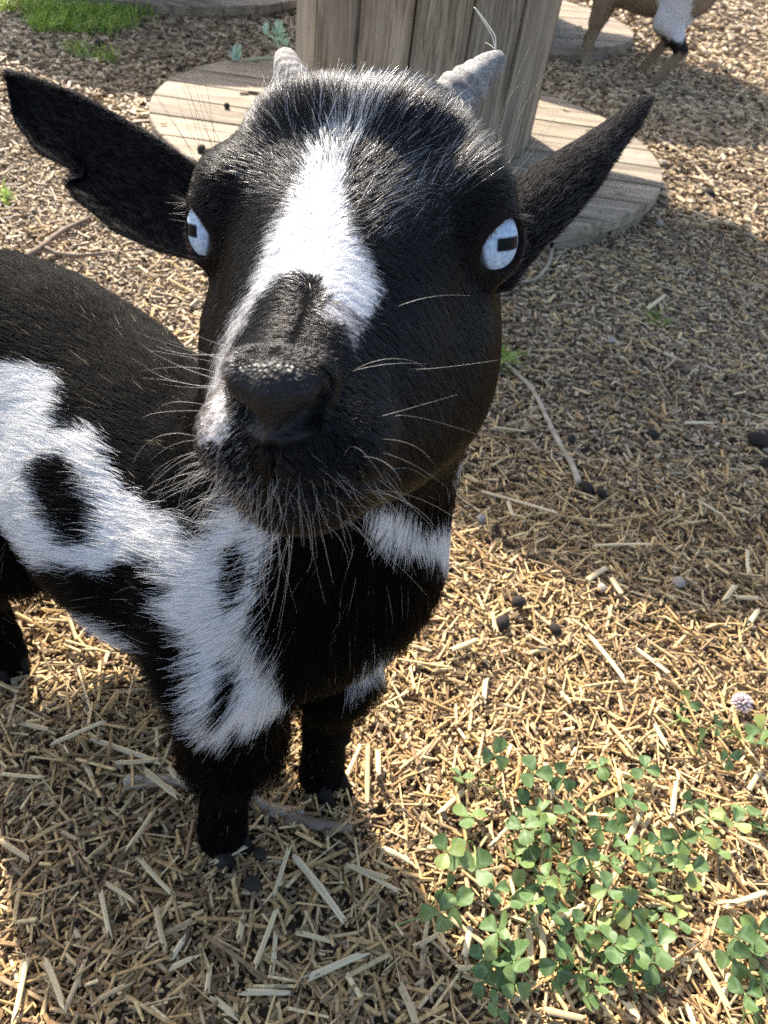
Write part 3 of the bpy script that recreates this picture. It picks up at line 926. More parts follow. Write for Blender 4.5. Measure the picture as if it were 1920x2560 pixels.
# ---- eyes
def sphere_mesh(name, r, nu=48, nv=32):
    V, Q, T = [(0, 0, r)], [], []
    for j in range(1, nv):
        th = pi * j / nv
        V += [(r * sin(th) * cos(2 * pi * i / nu), r * sin(th) * sin(2 * pi * i / nu), r * cos(th)) for i in range(nu)]
    V.append((0, 0, -r))
    for i in range(nu):
        T.append((0, 1 + i, 1 + (i + 1) % nu))
        T.append((len(V) - 1, 1 + (nv - 2) * nu + (i + 1) % nu, 1 + (nv - 2) * nu + i))
    for j in range(nv - 2):
        for i in range(nu):
            a = 1 + j * nu + i; b = 1 + j * nu + (i + 1) % nu
            Q.append((a, a + nu, b + nu, b))
    return mesh_np(name, V, Q, T)
k = NT('goat_eye')
tc = k.n('ShaderNodeTexCoord').outputs['Object']
sp = k.n('ShaderNodeSeparateXYZ'); k.l(tc, sp.inputs[0])
ax_, ay_ = k.math('ABSOLUTE', sp.outputs[0]), k.math('ABSOLUTE', sp.outputs[1])
r2 = k.math('SQRT', k.math('ADD', k.math('MULTIPLY', ax_, ax_), k.math('MULTIPLY', ay_, ay_)))
px = k.math('MAXIMUM', k.math('SUBTRACT', ax_, .0042), 0.0)
py = k.math('MAXIMUM', k.math('SUBTRACT', ay_, .0010), 0.0)
pd = k.math('SQRT', k.math('ADD', k.math('MULTIPLY', px, px), k.math('MULTIPLY', py, py)))
pup = k.math('SUBTRACT', 1.0, k.math('SMOOTH_MIN', k.math('MAXIMUM', k.math('MULTIPLY', k.math('SUBTRACT', pd, .0006), 1500.0), 0.0), 1.0, .1))
fib = k.noise(700, 4, .6, tc).outputs[0]
iris = k.mix(k.ramp(fib, [(.35, (0, 0, 0)), (.65, (1, 1, 1))]), (.28, .38, .50), (.54, .63, .72))
lim = k.ramp(k.math('MULTIPLY', r2, 100.0), [(0.0, (.85, .88, .92)), (.35, (.95, .96, 1)), (.66, (1, 1, 1)), (.80, (.80, .80, .82)), (.885, (.12, .10, .09))])
iris = k.mix(1.0, iris, lim, 'MULTIPLY')
k.base(k.mix(pup, iris, (.006, .008, .010)))
k.rough(.06, .03)
k.b.inputs['Coat Weight'].default_value = .0
k.b.inputs['Coat Roughness'].default_value = .03
M_EYE = k.m
eye_me = sphere_mesh('eye', EYE_R)
for sx in (1, -1):
    g = HR @ (GAZE * [sx, 1, 1])
    up = HR @ np.array([0, 0, 1.0])
    zx = np.cross(up, g); zx /= np.linalg.norm(zx)
    zy = np.cross(g, zx)
    o = obj('eye', eye_me, M_EYE, GOAT)
    c = h2w((EYE + np.array([0, 0, 0])) * [sx, 1, 1]) - g * .0008
    o.matrix_world = Matrix(((zx[0], zy[0], g[0], c[0]), (zx[1], zy[1], g[1], c[1]), (zx[2], zy[2], g[2], c[2]), (0, 0, 0, 1)))

# ---- horns
k = NT('horn')
tc = k.n('ShaderNodeTexCoord').outputs['Object']
ns = k.noise(260, 5, .65, tc)
vo = k.n('ShaderNodeTexVoronoi', feature='DISTANCE_TO_EDGE'); vo.inputs['Scale'].default_value = 340
dv = k.n('ShaderNodeVectorMath', operation='ADD'); sc_ = k.n('ShaderNodeVectorMath', operation='SCALE'); sc_.inputs[3].default_value = .007
k.l(k.noise(420, 3, .5, tc).outputs['Color'], sc_.inputs[0]); k.l(tc, dv.inputs[0]); k.l(sc_.outputs[0], dv.inputs[1]); k.l(dv.outputs[0], vo.inputs['Vector'])
crk = k.ramp(vo.outputs['Distance'], [(0, (.25, .25, .25)), (.045, (1, 1, 1))])
colr = k.ramp(ns.outputs[0], [(.3, (.11, .10, .09)), (.55, (.25, .23, .21)), (.75, (.36, .34, .315))])
k.base(k.mix(crk, (.12, .10, .09), colr))
k.rough(.75, .3)
k.bump(k.math('ADD', k.math('MULTIPLY', crk, .6), ns.outputs[0]), .8, .0006)
M_HORN = k.m
def horn(p0, p1, r0, bend, grooves):
    p0, p1 = np.asarray(p0, float), np.asarray(p1, float)
    n, mseg = 26, 22
    d = p1 - p0; L = np.linalg.norm(d); d /= L
    s1 = np.cross(d, [0.2, 0.3, 1.0]); s1 /= np.linalg.norm(s1); s2 = np.cross(d, s1)
    V, Q, T = [], [], []
    for i in range(n + 1):
        t = i / n
        c = p0 + (p1 - p0) * t + np.asarray(bend) * (4 * t * (1 - t))
        rr = r0 * (1 - .66 * t ** 1.1) * (sqrt(max(0, 1 - ((t - .80) / .20) ** 2)) if t > .80 else 1)
        for gpos, gdep in grooves: rr *= 1 - gdep * math.exp(-((t - gpos) / .022) ** 2) + gdep * .8 * math.exp(-((t - gpos + .07) / .05) ** 2)
        for j in range(mseg):
            a = 2 * pi * j / mseg
            w = 1 + .06 * sin(3 * a + 5 * t) + .03 * sin(7 * a - 9 * t)
            V.append(c + (s1 * cos(a) + s2 * sin(a)) * rr * w)
    for i in range(n):
        for j in range(mseg):
            b = (j + 1) % mseg
            Q.append((i * mseg + j, i * mseg + b, (i + 1) * mseg + b, (i + 1) * mseg + j))
    V.append(p1); e = len(V) - 1
    for j in range(mseg): T.append((n * mseg + j, n * mseg + (j + 1) % mseg, e))
    return mesh_np('horn', V, Q, T)
obj('horn', horn(h2w((.0195, -.030, .033)), h2w((.0305, -.046, .0530)), .0088, HR @ np.array([.001, .001, .001]), [(.30, .05), (.45, .06), (.60, .05), (.74, .04)]), M_HORN, GOAT)
obj('horn', horn(h2w((-.0225, -.030, .032)), h2w((-.0430, -.044, .0528)), .0094, HR @ np.array([-.0005, .001, .0015]), [(.28, .05), (.42, .07), (.56, .05), (.70, .05)]), M_HORN, GOAT)

# ---- ears: curved shells measured along their two edges
k = NT('ear_skin')
tc = k.n('ShaderNodeTexCoord').outputs['Object']
k.base(k.mix(k.noise(120, 3, .5, tc).outputs[0], (.004, .0035, .0035), (.009, .007, .007)))
k.rough(.85, .2)
M_EAR = k.m
def ear(upper, lower, bulge, thick=.0016, n=54, m=13):
    """upper, lower: lists of (t, world point); bulge: offset of the middle of the sheet"""
    def curve(L):
        t = np.array([a for a, _ in L]); P = np.array([p for _, p in L])
        s = np.linspace(0, 1, n)
        return np.stack([np.interp(s, t, P[:, c]) for c in range(3)], 1)
    A, B = curve(upper), curve(lower)
    ker = np.hanning(7)[1:-1]; ker /= ker.sum()
    A = np.stack([np.convolve(np.pad(A[:, c], 2, mode='edge'), ker, 'valid') for c in range(3)], 1)
    u = np.linspace(0, 1, m)
    s = np.linspace(0, 1, n)[:, None, None]
    X = A[:, None] * (1 - u)[None, :, None] + B[:, None] * u[None, :, None]
    W = np.linalg.norm(A - B, axis=1)[:, None, None]
    wmax = W.max()
    X = X + np.asarray(bulge)[None, None] * (4 * u * (1 - u))[None, :, None] * (W / wmax)
    dA = np.gradient(X, axis=0); dB = np.gradient(X, axis=1)
    Nn = np.cross(dA, dB); Nn /= np.linalg.norm(Nn, axis=2, keepdims=True) + 1e-9
    th = thick * np.sqrt(np.clip(4 * u * (1 - u), 0, 1))[None, :, None] * np.sqrt(np.clip(W / wmax, .02, 1)) + .00015
    F = (X + Nn * th).reshape(-1, 3); K_ = (X - Nn * th).reshape(-1, 3)
    V = np.concatenate([F, K_]); o = n * m
    Q = []
    for i in range(n - 1):
        for j in range(m - 1):
            a = i * m + j
            Q.append((a, a + m, a + m + 1, a + 1)); Q.append((o + a, o + a + 1, o + a + m + 1, o + a + m))
    for i in range(n - 1):
        a = i * m; Q.append((a, o + a, o + a + m, a + m))
        a = i * m + m - 1; Q.append((a, a + m, o + a + m, o + a))
    for j in range(m - 1):
        a = j; Q.append((a, a + 1, o + a + 1, o + a))
        a = (n - 1) * m + j; Q.append((a, o + a, o + a + 1, a + 1))
    return V, np.array(Q)
def edge(L): return [(t, at(x, y, d)) for t, x, y, d in L]
EAR_R = ear(edge([(0, 560, 440, .262), (.14, 500, 418, .266), (.32, 382, 336, .272), (.62, 208, 237, .284), (.88, 69, 185, .294), (1, 12, 172, .298)]),
            edge([(0, 560, 640, .262), (.12, 500, 655, .266), (.25, 393, 627, .272), (.42, 289, 581, .277), (.60, 191, 500, .283), (.65, 158, 455, .285),
                  (.69, 222, 438, .286), (.725, 172, 420, .287), (.84, 93, 380, .291), (.93, 34, 300, .295), (1, 10, 172, .298)]),
            FWD * .008 + UP * -.002)
EAR_L = ear(edge([(0, 1225, 470, .262), (.12, 1285, 449, .264), (.30, 1366, 399, .270), (.50, 1447, 353, .277), (.72, 1528, 301, .285), (.90, 1586, 255, .291), (1, 1622, 243, .294)]),
            edge([(0, 1215, 740, .246), (.12, 1275, 728, .248), (.28, 1331, 648, .252), (.48, 1424, 555, .259), (.64, 1488, 480, .267), (.80, 1548, 385, .277), (.93, 1608, 300, .288), (1, 1630, 246, .294)]),
            FWD * -.006 + UP * .003)
for (V_, Q_), seed in ((EAR_R, 21), (EAR_L, 22)):
    eo = obj('ear', mesh_np('ear', V_, Q_), M_EAR, GOAT)
    N_ = vnormals(V_, Q_)
    P, N = scatter(V_, Q_, N_, 16000, np.ones(len(V_)))
    r = np.random.default_rng(seed)
    ax_dir = (V_[-1] - V_[0]); ax_dir /= np.linalg.norm(ax_dir)
    L = r.uniform(.003, .0055, len(P))
    X = grow(P, N, np.tile(ax_dir, (len(P), 1)), L, r.uniform(.15, .4, len(P)), 4, .3, .004, .10, 0, seed)
    Cc = BLACK * r.uniform(.6, 1.6, (len(P), 1))
    if seed == 22: Cc[r.random(len(P)) < .30] = np.array([.085, .075, .07])  # grey hairs paint a sunlit sheen into this ear's black coat
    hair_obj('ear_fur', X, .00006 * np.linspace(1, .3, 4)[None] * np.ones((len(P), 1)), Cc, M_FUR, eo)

# ---- hooves
k = NT('hoof')
tc = k.n('ShaderNodeTexCoord').outputs['Object']
k.base(k.mix(k.noise(90, 3, .5, tc).outputs[0], (.006, .005, .005), (.018, .014, .012)))
k.rough(.7, .1)
M_HOOF = k.m
def hoof_mesh(c, f, side):
    """half of a cloven hoof standing on the ground at c, pointing along f"""
    f = np.array([f[0], f[1], 0.]); f /= np.linalg.norm(f); l = np.array([-f[1], f[0], 0])
    out = []
    lev = [(-.006, .95), (.002, .95), (.009, .86), (.016, .74)]
    m_ = 12
    for z, s_ in lev:
        for j in range(m_):
            a = 2 * pi * j / m_
            ff = .015 * cos(a) * s_ + .004 - z * .25; ll = .0062 * sin(a) * s_ * (1 - .35 * max(0, cos(a)))
            out.append(c + f * ff + l * (ll + side * .0066) + np.array([0, 0, z]))
    Q = [(i * m_ + j, i * m_ + (j + 1) % m_, (i + 1) * m_ + (j + 1) % m_, (i + 1) * m_ + j) for i in range(3) for j in range(m_)]
    T = [(3 * m_, 3 * m_ + j, 3 * m_ + j + 1) for j in range(1, m_ - 1)] + [(0, j + 1, j) for j in range(1, m_ - 1)]
    return mesh_np('hoof', out, Q, T)
for key, (J, R_) in LEGS.items():
    c = np.array([J[3][0], J[3][1], 0.0]); c[:2] += GF * .004
    for sd in (1, -1): obj('hoof', hoof_mesh(c, GF, sd), M_HOOF, GOAT)

# ---- whiskers, lashes and stray hairs
def strands(name, roots, tips, sag, rad, cols, seed, kk=8, parent=GOAT):
    r = np.random.default_rng(seed)
    roots, tips = np.asarray(roots), np.asarray(tips)
    s = np.linspace(0, 1, kk)[None, :, None]
    X = roots[:, None] * (1 - s) + tips[:, None] * s + np.asarray(sag)[:, None] * (4 * s * (1 - s))
    return hair_obj(name, X, rad * np.linspace(1, .25, kk)[None] * np.ones((len(X), 1)), cols, M_WHISK, parent)
r = np.random.default_rng(31)
roots, tips, sags, cols = [], [], [], []
def nearest_on_head(p):
    d = np.linalg.norm(GH - p, axis=1); i = d.argmin()
    return GH[i], (GN[i] @ HR)
for i in range(130):                                 # lips and chin
    sx = r.choice((1, -1), p=(.70, .30))
    p = np.array([sx * r.uniform(.001, .021), r.uniform(.070, .095), r.uniform(-.060, -.030)])
    q, n = nearest_on_head(p)
    d = n * .75 + np.array([sx * .55, .05, -.55]) + r.normal(size=3) * .22
    if abs(q[0]) < .008: d = n * .5 + np.array([r.normal() * .35, .25, -.9])
    d /= np.linalg.norm(d)
    L = r.uniform(.007, .022) * (1.35 if q[2] < -.045 else 1)
    roots.append(h2w(q)); tips.append(h2w(q + d * L)); sags.append(HR @ (r.normal(size=3) * .0016 + [0, 0, .0016]))
    cols.append(np.array([.72, .66, .58]) * r.uniform(.7, 1.1))
for i in range(60):                                  # short bristles along the lips
    p = np.array([r.normal(0, .010), .096, r.uniform(-.046, -.034)])
    q, n = nearest_on_head(p)
    d = n * .6 + np.array([q[0] * 40 + r.normal() * .3, .2, -.75]); d /= np.linalg.norm(d)
    roots.append(h2w(q)); tips.append(h2w(q + d * r.uniform(.004, .012))); sags.append(HR @ (r.normal(size=3) * .0008)); cols.append(np.array([.74, .68, .60]) * r.uniform(.6, 1.1))
for i in range(15):                                  # side of the nose and cheek
    sx = 1 if i < 10 else -1
    p = np.array([sx * .02, r.uniform(.045, .085), r.uniform(-.030, -.008)])
    q, n = nearest_on_head(p)
    d = n * .5 + np.array([sx * .8, -.1, .05]) + r.normal(size=3) * .2; d /= np.linalg.norm(d)
    roots.append(h2w(q)); tips.append(h2w(q + d * r.uniform(.012, .026))); sags.append(HR @ (r.normal(size=3) * .0015)); cols.append(np.array([.66, .60, .52]))
strands('whiskers', roots, tips, sags, .000058, np.array(cols), 1)
roots, tips, sags, cols = [], [], [], []
for sx in (1, -1):                                   # lashes and brow hairs
    for i in range(34):
        a = r.uniform(.15, 2.4)
        e = EYE * [sx, 1, 1]; g = GAZE * [sx, 1, 1]
        side = np.cross(g, [0, 0, 1]); side /= np.linalg.norm(side)
        p = e + (side * cos(a) * .0092 + np.array([0, 0, 1]) * sin(a) * .0082) + g * .0095
        d = g * .7 + np.array([0, 0, .25 - .5 * r.random()]) + side * cos(a) * .5 + r.normal(size=3) * .15; d /= np.linalg.norm(d)
        roots.append(h2w(p)); tips.append(h2w(p + d * r.uniform(.003, .0065))); sags.append(np.zeros(3)); cols.append(BLACK)
    for i in range(9):
        p, n = nearest_on_head(np.array([sx * r.uniform(.040, .048), r.uniform(-.02, .0), r.uniform(.014, .024)]))
        d = n * .3 + np.array([sx * r.uniform(-.1, .5), .1, 1.0]); d /= np.linalg.norm(d)
        roots.append(h2w(p)); tips.append(h2w(p + d * r.uniform(.014, .034) * (1.5 if sx > 0 else 1))); sags.append(HR @ (r.normal(size=3) * .002)); cols.append(BLACK * 2 if sx > 0 else np.array([.40, .36, .30]))
strands('lashes', roots, tips, sags, .00006, np.array(cols), 2)

# ================================================================== the tan goat behind
F2 = np.array([-.88, .475]); F2 /= np.linalg.norm(F2); L2 = np.array([-F2[1], F2[0]])
h_lf = gnd(1458, 174); h_lh = gnd(1628, 222); h_rh = gnd(1597, 190)
O2 = h_lf[:2] - L2 * .034
def c2w(a, b, z): return np.array([O2[0] + a * F2[0] + b * L2[0], O2[1] + a * F2[1] + b * L2[1], z])
def w2c(P):
    d = P[:, :2] - O2.astype(P.dtype)
    return np.stack([d @ F2.astype(P.dtype), d @ L2.astype(P.dtype), P[:, 2]], 1)
LEG2 = [([c2w(-.012, .034, .20), c2w(-.004, .036, .115), h_lf + [0, 0, .060], h_lf + [0, 0, .010]], [.036, .019, .0098, .0125]),
        ([c2w(-.008, -.034, .20), c2w(.015, -.036, .115), c2w(.035, -.036, .060), c2w(.040, -.036, .010)], [.036, .019, .0098, .0125]),
        ([c2w(-.205, .030, .210), c2w(-.185, .042, .150), h_lh + np.r_[-F2 * .045, .095], h_lh + [0, 0, .010]], [.050, .034, .0130, .0125]),
        ([c2w(-.205, -.030, .210), c2w(-.180, -.042, .150), h_rh + np.r_[-F2 * .045, .095], h_rh + [0, 0, .010]], [.050, .034, .0130, .0125])]
def sd_goat2(P):
    b = w2c(P).astype(np.float32)
    d = sd_ell(b, (-.105, 0, .215), (.135, .070, .072))
    d = smin(d, sd_ell(b, (-.005, 0, .220), (.060, .058, .075)), .03)
    d = smin(d, sd_ell(b, (-.205, 0, .225), (.065, .058, .068)), .03)
    d = smin(d, sd_cone(b, (.015, 0, .245), (.085, -.01, .360), .050, .034), .03)
    d = smin(d, sd_ell(b, (.100, -.01, .385), (.050, .036, .038)), .02)
    d = smin(d, sd_cone(b, (.115, -.01, .378), (.170, -.01, .350), .030, .018), .02)
    for sg in (1, -1): d = smin(d, sd_ell(b, (.080, -.01 + sg * .062, .395), (.014, .040, .008)), .006)
    for J, R_ in LEG2:
        for q in range(3): d = smin(d, sd_cone(P, J[q], J[q + 1], R_[q], R_[q + 1]), .010)
    d = smin(d, sd_cone(b, (-.265, 0, .262), (-.290, 0, .290), .016, .007), .01)
    return d
V2, Q2 = build_sdf(sd_goat2, np.arange(O2[0] - .36, O2[0] + .42, .0065), np.arange(O2[1] - .30, O2[1] + .30, .0065), np.arange(-.003, .45, .0065))
N2 = vnormals(V2, Q2)
def col2(P):
    b = w2c(P); a, s_, z = b.T
    w = wob(P, 35, 91)
    t = np.array([.30, .228, .155]) * (1 + .12 * w[:, :1])
    a_, z_ = a + w[:, 0] * .008, z + w[:, 1] * .008
    t = np.where((((a_ + .020) / .040) ** 2 + ((z_ - .205) / .045) ** 2 < 1)[:, None] & (a > -.045)[:, None], np.array([.38, .30, .22]), t)
    t = np.where(((a_ > .012) & (z_ < .245) & (z_ > .135))[:, None], np.array([.022, .018, .016]), t)      # dark brisket
    rump = (a_ < -.150) & (a_ > -.232) & (z_ > .120 + .35 * (a_ + .2)) & (z_ < .262)
    t = np.where(rump[:, None], np.array([.72, .71, .72]), t)
    hock = (a_ < -.165) & (z_ < .118) & (z_ > .088)
    t = np.where(hock[:, None], np.array([.025, .02, .018]), t)
    t = np.where((z < .012)[:, None], np.array([.05, .04, .032]), t)
    return t
me = mesh_np('tan_goat_body', V2, Q2); set_col(me, col2(V2.astype(float)) * .9)
k = NT('tan_goat_skin'); k.base(k.attr('Col').outputs['Color']); k.rough(.85, .2)
GOAT2 = obj('goat', me, k.m)
tag(GOAT2, 'pale tan goat with white rump and dark brisket walking past a cable spool', 'goat')
P, N = scatter(V2.astype(float), Q2, N2, 42000, np.clip((V2[:, 2] - .012) / .01, 0, 1) + 1e-6)
r = np.random.default_rng(92)
b = w2c(P); Td = np.tile(np.r_[-F2, -.5], (len(P), 1)); Td[b[:, 2] < .14] = (0, 0, -1)
L = r.uniform(.006, .013, len(P)) * np.clip(.45 + (P[:, 2] - .05) / .15, .45, 1)
X = grow(P, N, Td, L, r.uniform(.15, .4, len(P)), 4, .4, .01, .12, .1, 93)
hair_obj('body_fur', X, .00016 * np.linspace(1, .3, 4)[None] * np.ones((len(P), 1)), np.clip(col2(P) * r.uniform(.75, 1.25, (len(P), 1)), 0, .85), M_FUR, GOAT2)
for J, R_ in LEG2:
    c = np.array([J[3][0], J[3][1], 0.0]); c[:2] += F2 * .004
    for sd in (1, -1): obj('hoof', hoof_mesh(c, F2, sd), M_HOOF, GOAT2)
for sg in (1, -1):
    o = obj('eye', sphere_mesh('eye', .010, 20, 14), M_EYE, GOAT2)
    o.location = c2w(.118, -.01 + sg * .031, .392)
    o.rotation_euler = Vector((L2[0] * sg, L2[1] * sg, 0)).to_track_quat('Z', 'Y').to_euler()

# ================================================================== clover
k = NT('clover_leaf')
tc = k.n('ShaderNodeTexCoord').outputs['Object']
sp = k.n('ShaderNodeSeparateXYZ'); k.l(tc, sp.inputs[0])
ch = k.math('SUBTRACT', sp.outputs[0], k.math('MULTIPLY', k.math('ABSOLUTE', sp.outputs[1]), .9))
band = k.ramp(k.math('MULTIPLY', ch, 100.0), [(.22, (0, 0, 0)), (.32, (1, 1, 1)), (.42, (1, 1, 1)), (.55, (0, 0, 0))])
oi = k.n('ShaderNodeObjectInfo').outputs['Random']
gcol = k.ramp(oi, [(0, (.065, .125, .036)), (.5, (.105, .175, .050)), (.8, (.15, .23, .065)), (1, (.28, .31, .08))])
vein = k.ramp(k.math('MULTIPLY', k.math('ABSOLUTE', sp.outputs[1]), 1000.0), [(.05, (1, 1, 1)), (.22, (0, 0, 0))])
c = k.mix(k.math('MULTIPLY', band, .28), gcol, (.30, .40, .24))
c = k.mix(k.math('MULTIPLY', vein, .25), c, (.22, .33, .14))
c = k.mix(k.ramp(k.noise(500, 3, .5, tc).outputs[0], [(.4, (0, 0, 0)), (.7, (.35, .35, .35))]), c, (.14, .20, .10))
k.base(c); k.rough(.5, .35)
tr = k.n('ShaderNodeBsdfTranslucent'); k.l(c, tr.inputs['Color'])
ms = k.n('ShaderNodeMixShader'); ms.inputs[0].default_value = .3
k.l(k.b.outputs[0], ms.inputs[1]); k.l(tr.outputs[0], ms.inputs[2]); k.l(ms.outputs[0], k.out.inputs['Surface'])
M_CLOVER = k.m
def leaflet_mesh(fold, cup):
    nl, nw = 6, 3
    V = []
    for i in range(nl + 1):
        t = i / nl
        w = .0048 * (sin(pi * min(1, t * .62 + .02)) ** .8) * (1 if t < .8 else sqrt(max(.02, 1 - ((t - .8) / .21) ** 2)))
        for j in range(-nw, nw + 1):
            u = j / nw
            nick = -.0007 * math.exp(-(u / .18) ** 2) if i == nl else 0
            V.append((t * .0105 + .0008 + nick, w * u, abs(u) * w * fold + cup * (t * t) * .003))
    m = 2 * nw + 1
    Q = [(i * m + j, (i + 1) * m + j, (i + 1) * m + j + 1, i * m + j + 1) for i in range(nl) for j in range(m - 1)]
    return mesh_np('leaflet', V, Q)
LEAFS = [leaflet_mesh(.25, -.6), leaflet_mesh(.5, -1.2), leaflet_mesh(.10, .6)]
k = NT('clover_stem'); k.base((.20, .26, .09)); k.rough(.5, .3); M_STEM = k.m
crop = [(340,360),(180,470),(345,530),(530,450),(670,470),(850,420),(1065,430),(1235,190),(1275,105),(1410,215),(1500,265),(1590,305),(1575,650),(1640,725),(1495,690),
 (220,660),(480,610),(480,715),(560,720),(690,640),(700,760),(860,720),(925,735),(1000,575),(930,630),(1290,590),(1370,650),(1350,750),(1140,770),(1240,765),(1170,840),(1215,905),
 (1285,915),(1090,930),(110,830),(175,855),(250,910),(285,860),(440,850),(600,960),(660,1000),(590,1075),(800,905),(900,880),(770,850),(105,1010),(150,1085),(75,1120),(340,1010),
 (470,1005),(945,1075),(1000,1110),(1165,1040),(1110,1110),(1225,1155),(1260,1195),(355,1215),(410,1285),(285,1350),(345,1380),(290,1450),(430,1360),(435,1465),(350,1585),(725,1180),
 (760,1240),(665,1285),(840,1310),(920,1280),(1065,1235),(960,1235),(650,1365),(690,1430),(770,1410),(840,1465),(780,1525),(910,1385),(1000,1375),(1105,1365),(1135,1410),(1075,1475),
 (1500,1235),(1565,1285),(1450,1255),(1490,1340),(1610,1215),(1610,1360),(1570,1410),(1510,1400),(1650,1400),(1550,1510),(1585,1600),(1640,1500),(1630,240),(1325,300),(1470,370),
 (610,800),(520,890),(700,920),(980,800),(1060,850),(880,1010),(640,1120),(500,1080),(1330,880),(1400,820),(1130,1280),(1010,1300),(860,1210),(560,640),(780,620)]
rc = np.random.default_rng(101)
_kept = []
for q in crop:
    if all(math.hypot(q[0] - p[0], q[1] - p[1]) > 62 for p in _kept): _kept.append(q)
for i, (x, y) in enumerate(_kept):
    zt = rc.uniform(.008, .026)
    top = gnd(1060 + x / 1.929, 1700 + y / 1.929, zt)
    ft = top + np.r_[rc.normal(0, .011, 2), 0]; ft[2] = -.003
    root = empty('clover_sprig', (ft[0], ft[1], 0))
    px, py = 1060 + x / 1.929, 1700 + y / 1.929
    if px > 1640 and py < 1960: lab, grp = 'small clover sprig growing beside the pale pink clover flower', 'clover by the flower'
    elif px > 1780: lab, grp = 'clover sprig with yellowing leaflets mixed in, across bare straw from the main clover patch', 'clover beyond the bare straw'
    else: lab, grp = 'green three-leaf clover sprig in the patch before the goat', 'clover in the main patch'
    tag(root, lab, 'clover', grp)
    mid = (ft + top) / 2 + np.r_[rc.normal(0, .003, 2), .002]
    v_, q_, t_ = tube(spline([ft - [ft[0], ft[1], 0], mid - [ft[0], ft[1], 0], top - [ft[0], ft[1], 0]], 6), .00055, 5)
    obj('stem', mesh_np('stem', v_, q_, t_), M_STEM, root)
    az = rc.uniform(0, 2 * pi); sz = rc.uniform(.66, 1.08)
    tilt = Matrix.Rotation(rc.normal(0, .42), 4, 'X') @ Matrix.Rotation(rc.normal(0, .42), 4, 'Y')
    for q in range(3):
        o = obj('leaflet', LEAFS[int(rc.integers(0, 3))], M_CLOVER, root)
        o.matrix_local = Matrix.Translation(Vector(top - [ft[0], ft[1], 0])) @ tilt @ Matrix.Rotation(az + q * 2 * pi / 3 + rc.normal(0, .18), 4, 'Z') @ Matrix.Rotation(rc.uniform(-.45, .12), 4, 'Y') @ Matrix.Scale(sz, 4)
# the clover flower
k = NT('clover_petal'); tc = k.n('ShaderNodeTexCoord').outputs['Object']
k.base(k.mix(k.noise(400, 2, .5, tc).outputs[0], (.66, .58, .56), (.52, .36, .40))); k.rough(.6, .2); M_PETAL = k.m
fc = gnd(1060 + 1530 / 1.929, 1700 + 115 / 1.929, .016)
fl = empty('clover_flower', (fc[0], fc[1], 0)); tag(fl, 'pale pink clover flower head at the edge of the straw', 'flower')
v_, q_, t_ = tube([(0, 0, -.003), (.001, 0, .008), (0, 0, .016)], .0007, 5); obj('stem', mesh_np('stem', v_, q_, t_), M_STEM, fl)
pv, pq, pt = tube([(0, 0, 0), (0, 0, .003), (0, 0, .0055)], [.0005, .0011, .0003], 5)
pm = mesh_np('petal', pv, pq, pt)
for i in range(46):
    u = 1 - 1.5 * (i + .5) / 46; ph = i * 2.39996
    d = Vector((sqrt(max(0, 1 - u * u)) * cos(ph), sqrt(max(0, 1 - u * u)) * sin(ph), u))
    o = obj('petal', pm, M_PETAL, fl)
    o.matrix_local = Matrix.Translation(Vector((0, 0, .017)) + d * .0022) @ d.to_track_quat('Z', 'Y').to_matrix().to_4x4()

# ================================================================== loose stalks, twigs, droppings
k = NT('straw_stalk')
tc = k.n('ShaderNodeTexCoord').outputs['Object']
oi = k.n('ShaderNodeObjectInfo').outputs['Random']
sc_ = k.ramp(oi, [(0, (.44, .32, .17)), (.35, (.60, .46, .25)), (.7, (.64, .51, .29)), (1, (.60, .50, .32))])
st_ = k.noise(900, 3, .6, tc, (.02, 1, 1))
k.base(k.mix(k.ramp(st_.outputs[0], [(.4, (.5, .5, .5)), (.6, (0, 0, 0))]), sc_, (.32, .23, .12)))
k.rough(.45, .45); k.bump(st_.outputs[0], .3, .0005)
M_STALK = k.m
def stalk_mesh(L, w, bend, seed):
    r_ = np.random.default_rng(seed)
    n, m = 7, 8
    V = []
    nd = r_.uniform(.2, .8)
    for i in range(n):
        t = i / (n - 1)
        rad = w / 2 * (1 + .25 * math.exp(-((t - nd) / .04) ** 2)) * (1 - .15 * t)
        for j in range(m):
            a = 2 * pi * j / m
            V.append(((t - .5) * L + (.002 * r_.normal() if i in (0, n - 1) else 0), bend * (4 * (t - .5) ** 2 - .5) + cos(a) * rad, sin(a) * rad * .55))
    Q = [(i * m + j, i * m + (j + 1) % m, (i + 1) * m + (j + 1) % m, (i + 1) * m + j) for i in range(n - 1) for j in range(m)]
    return mesh_np('stalk', V, Q)
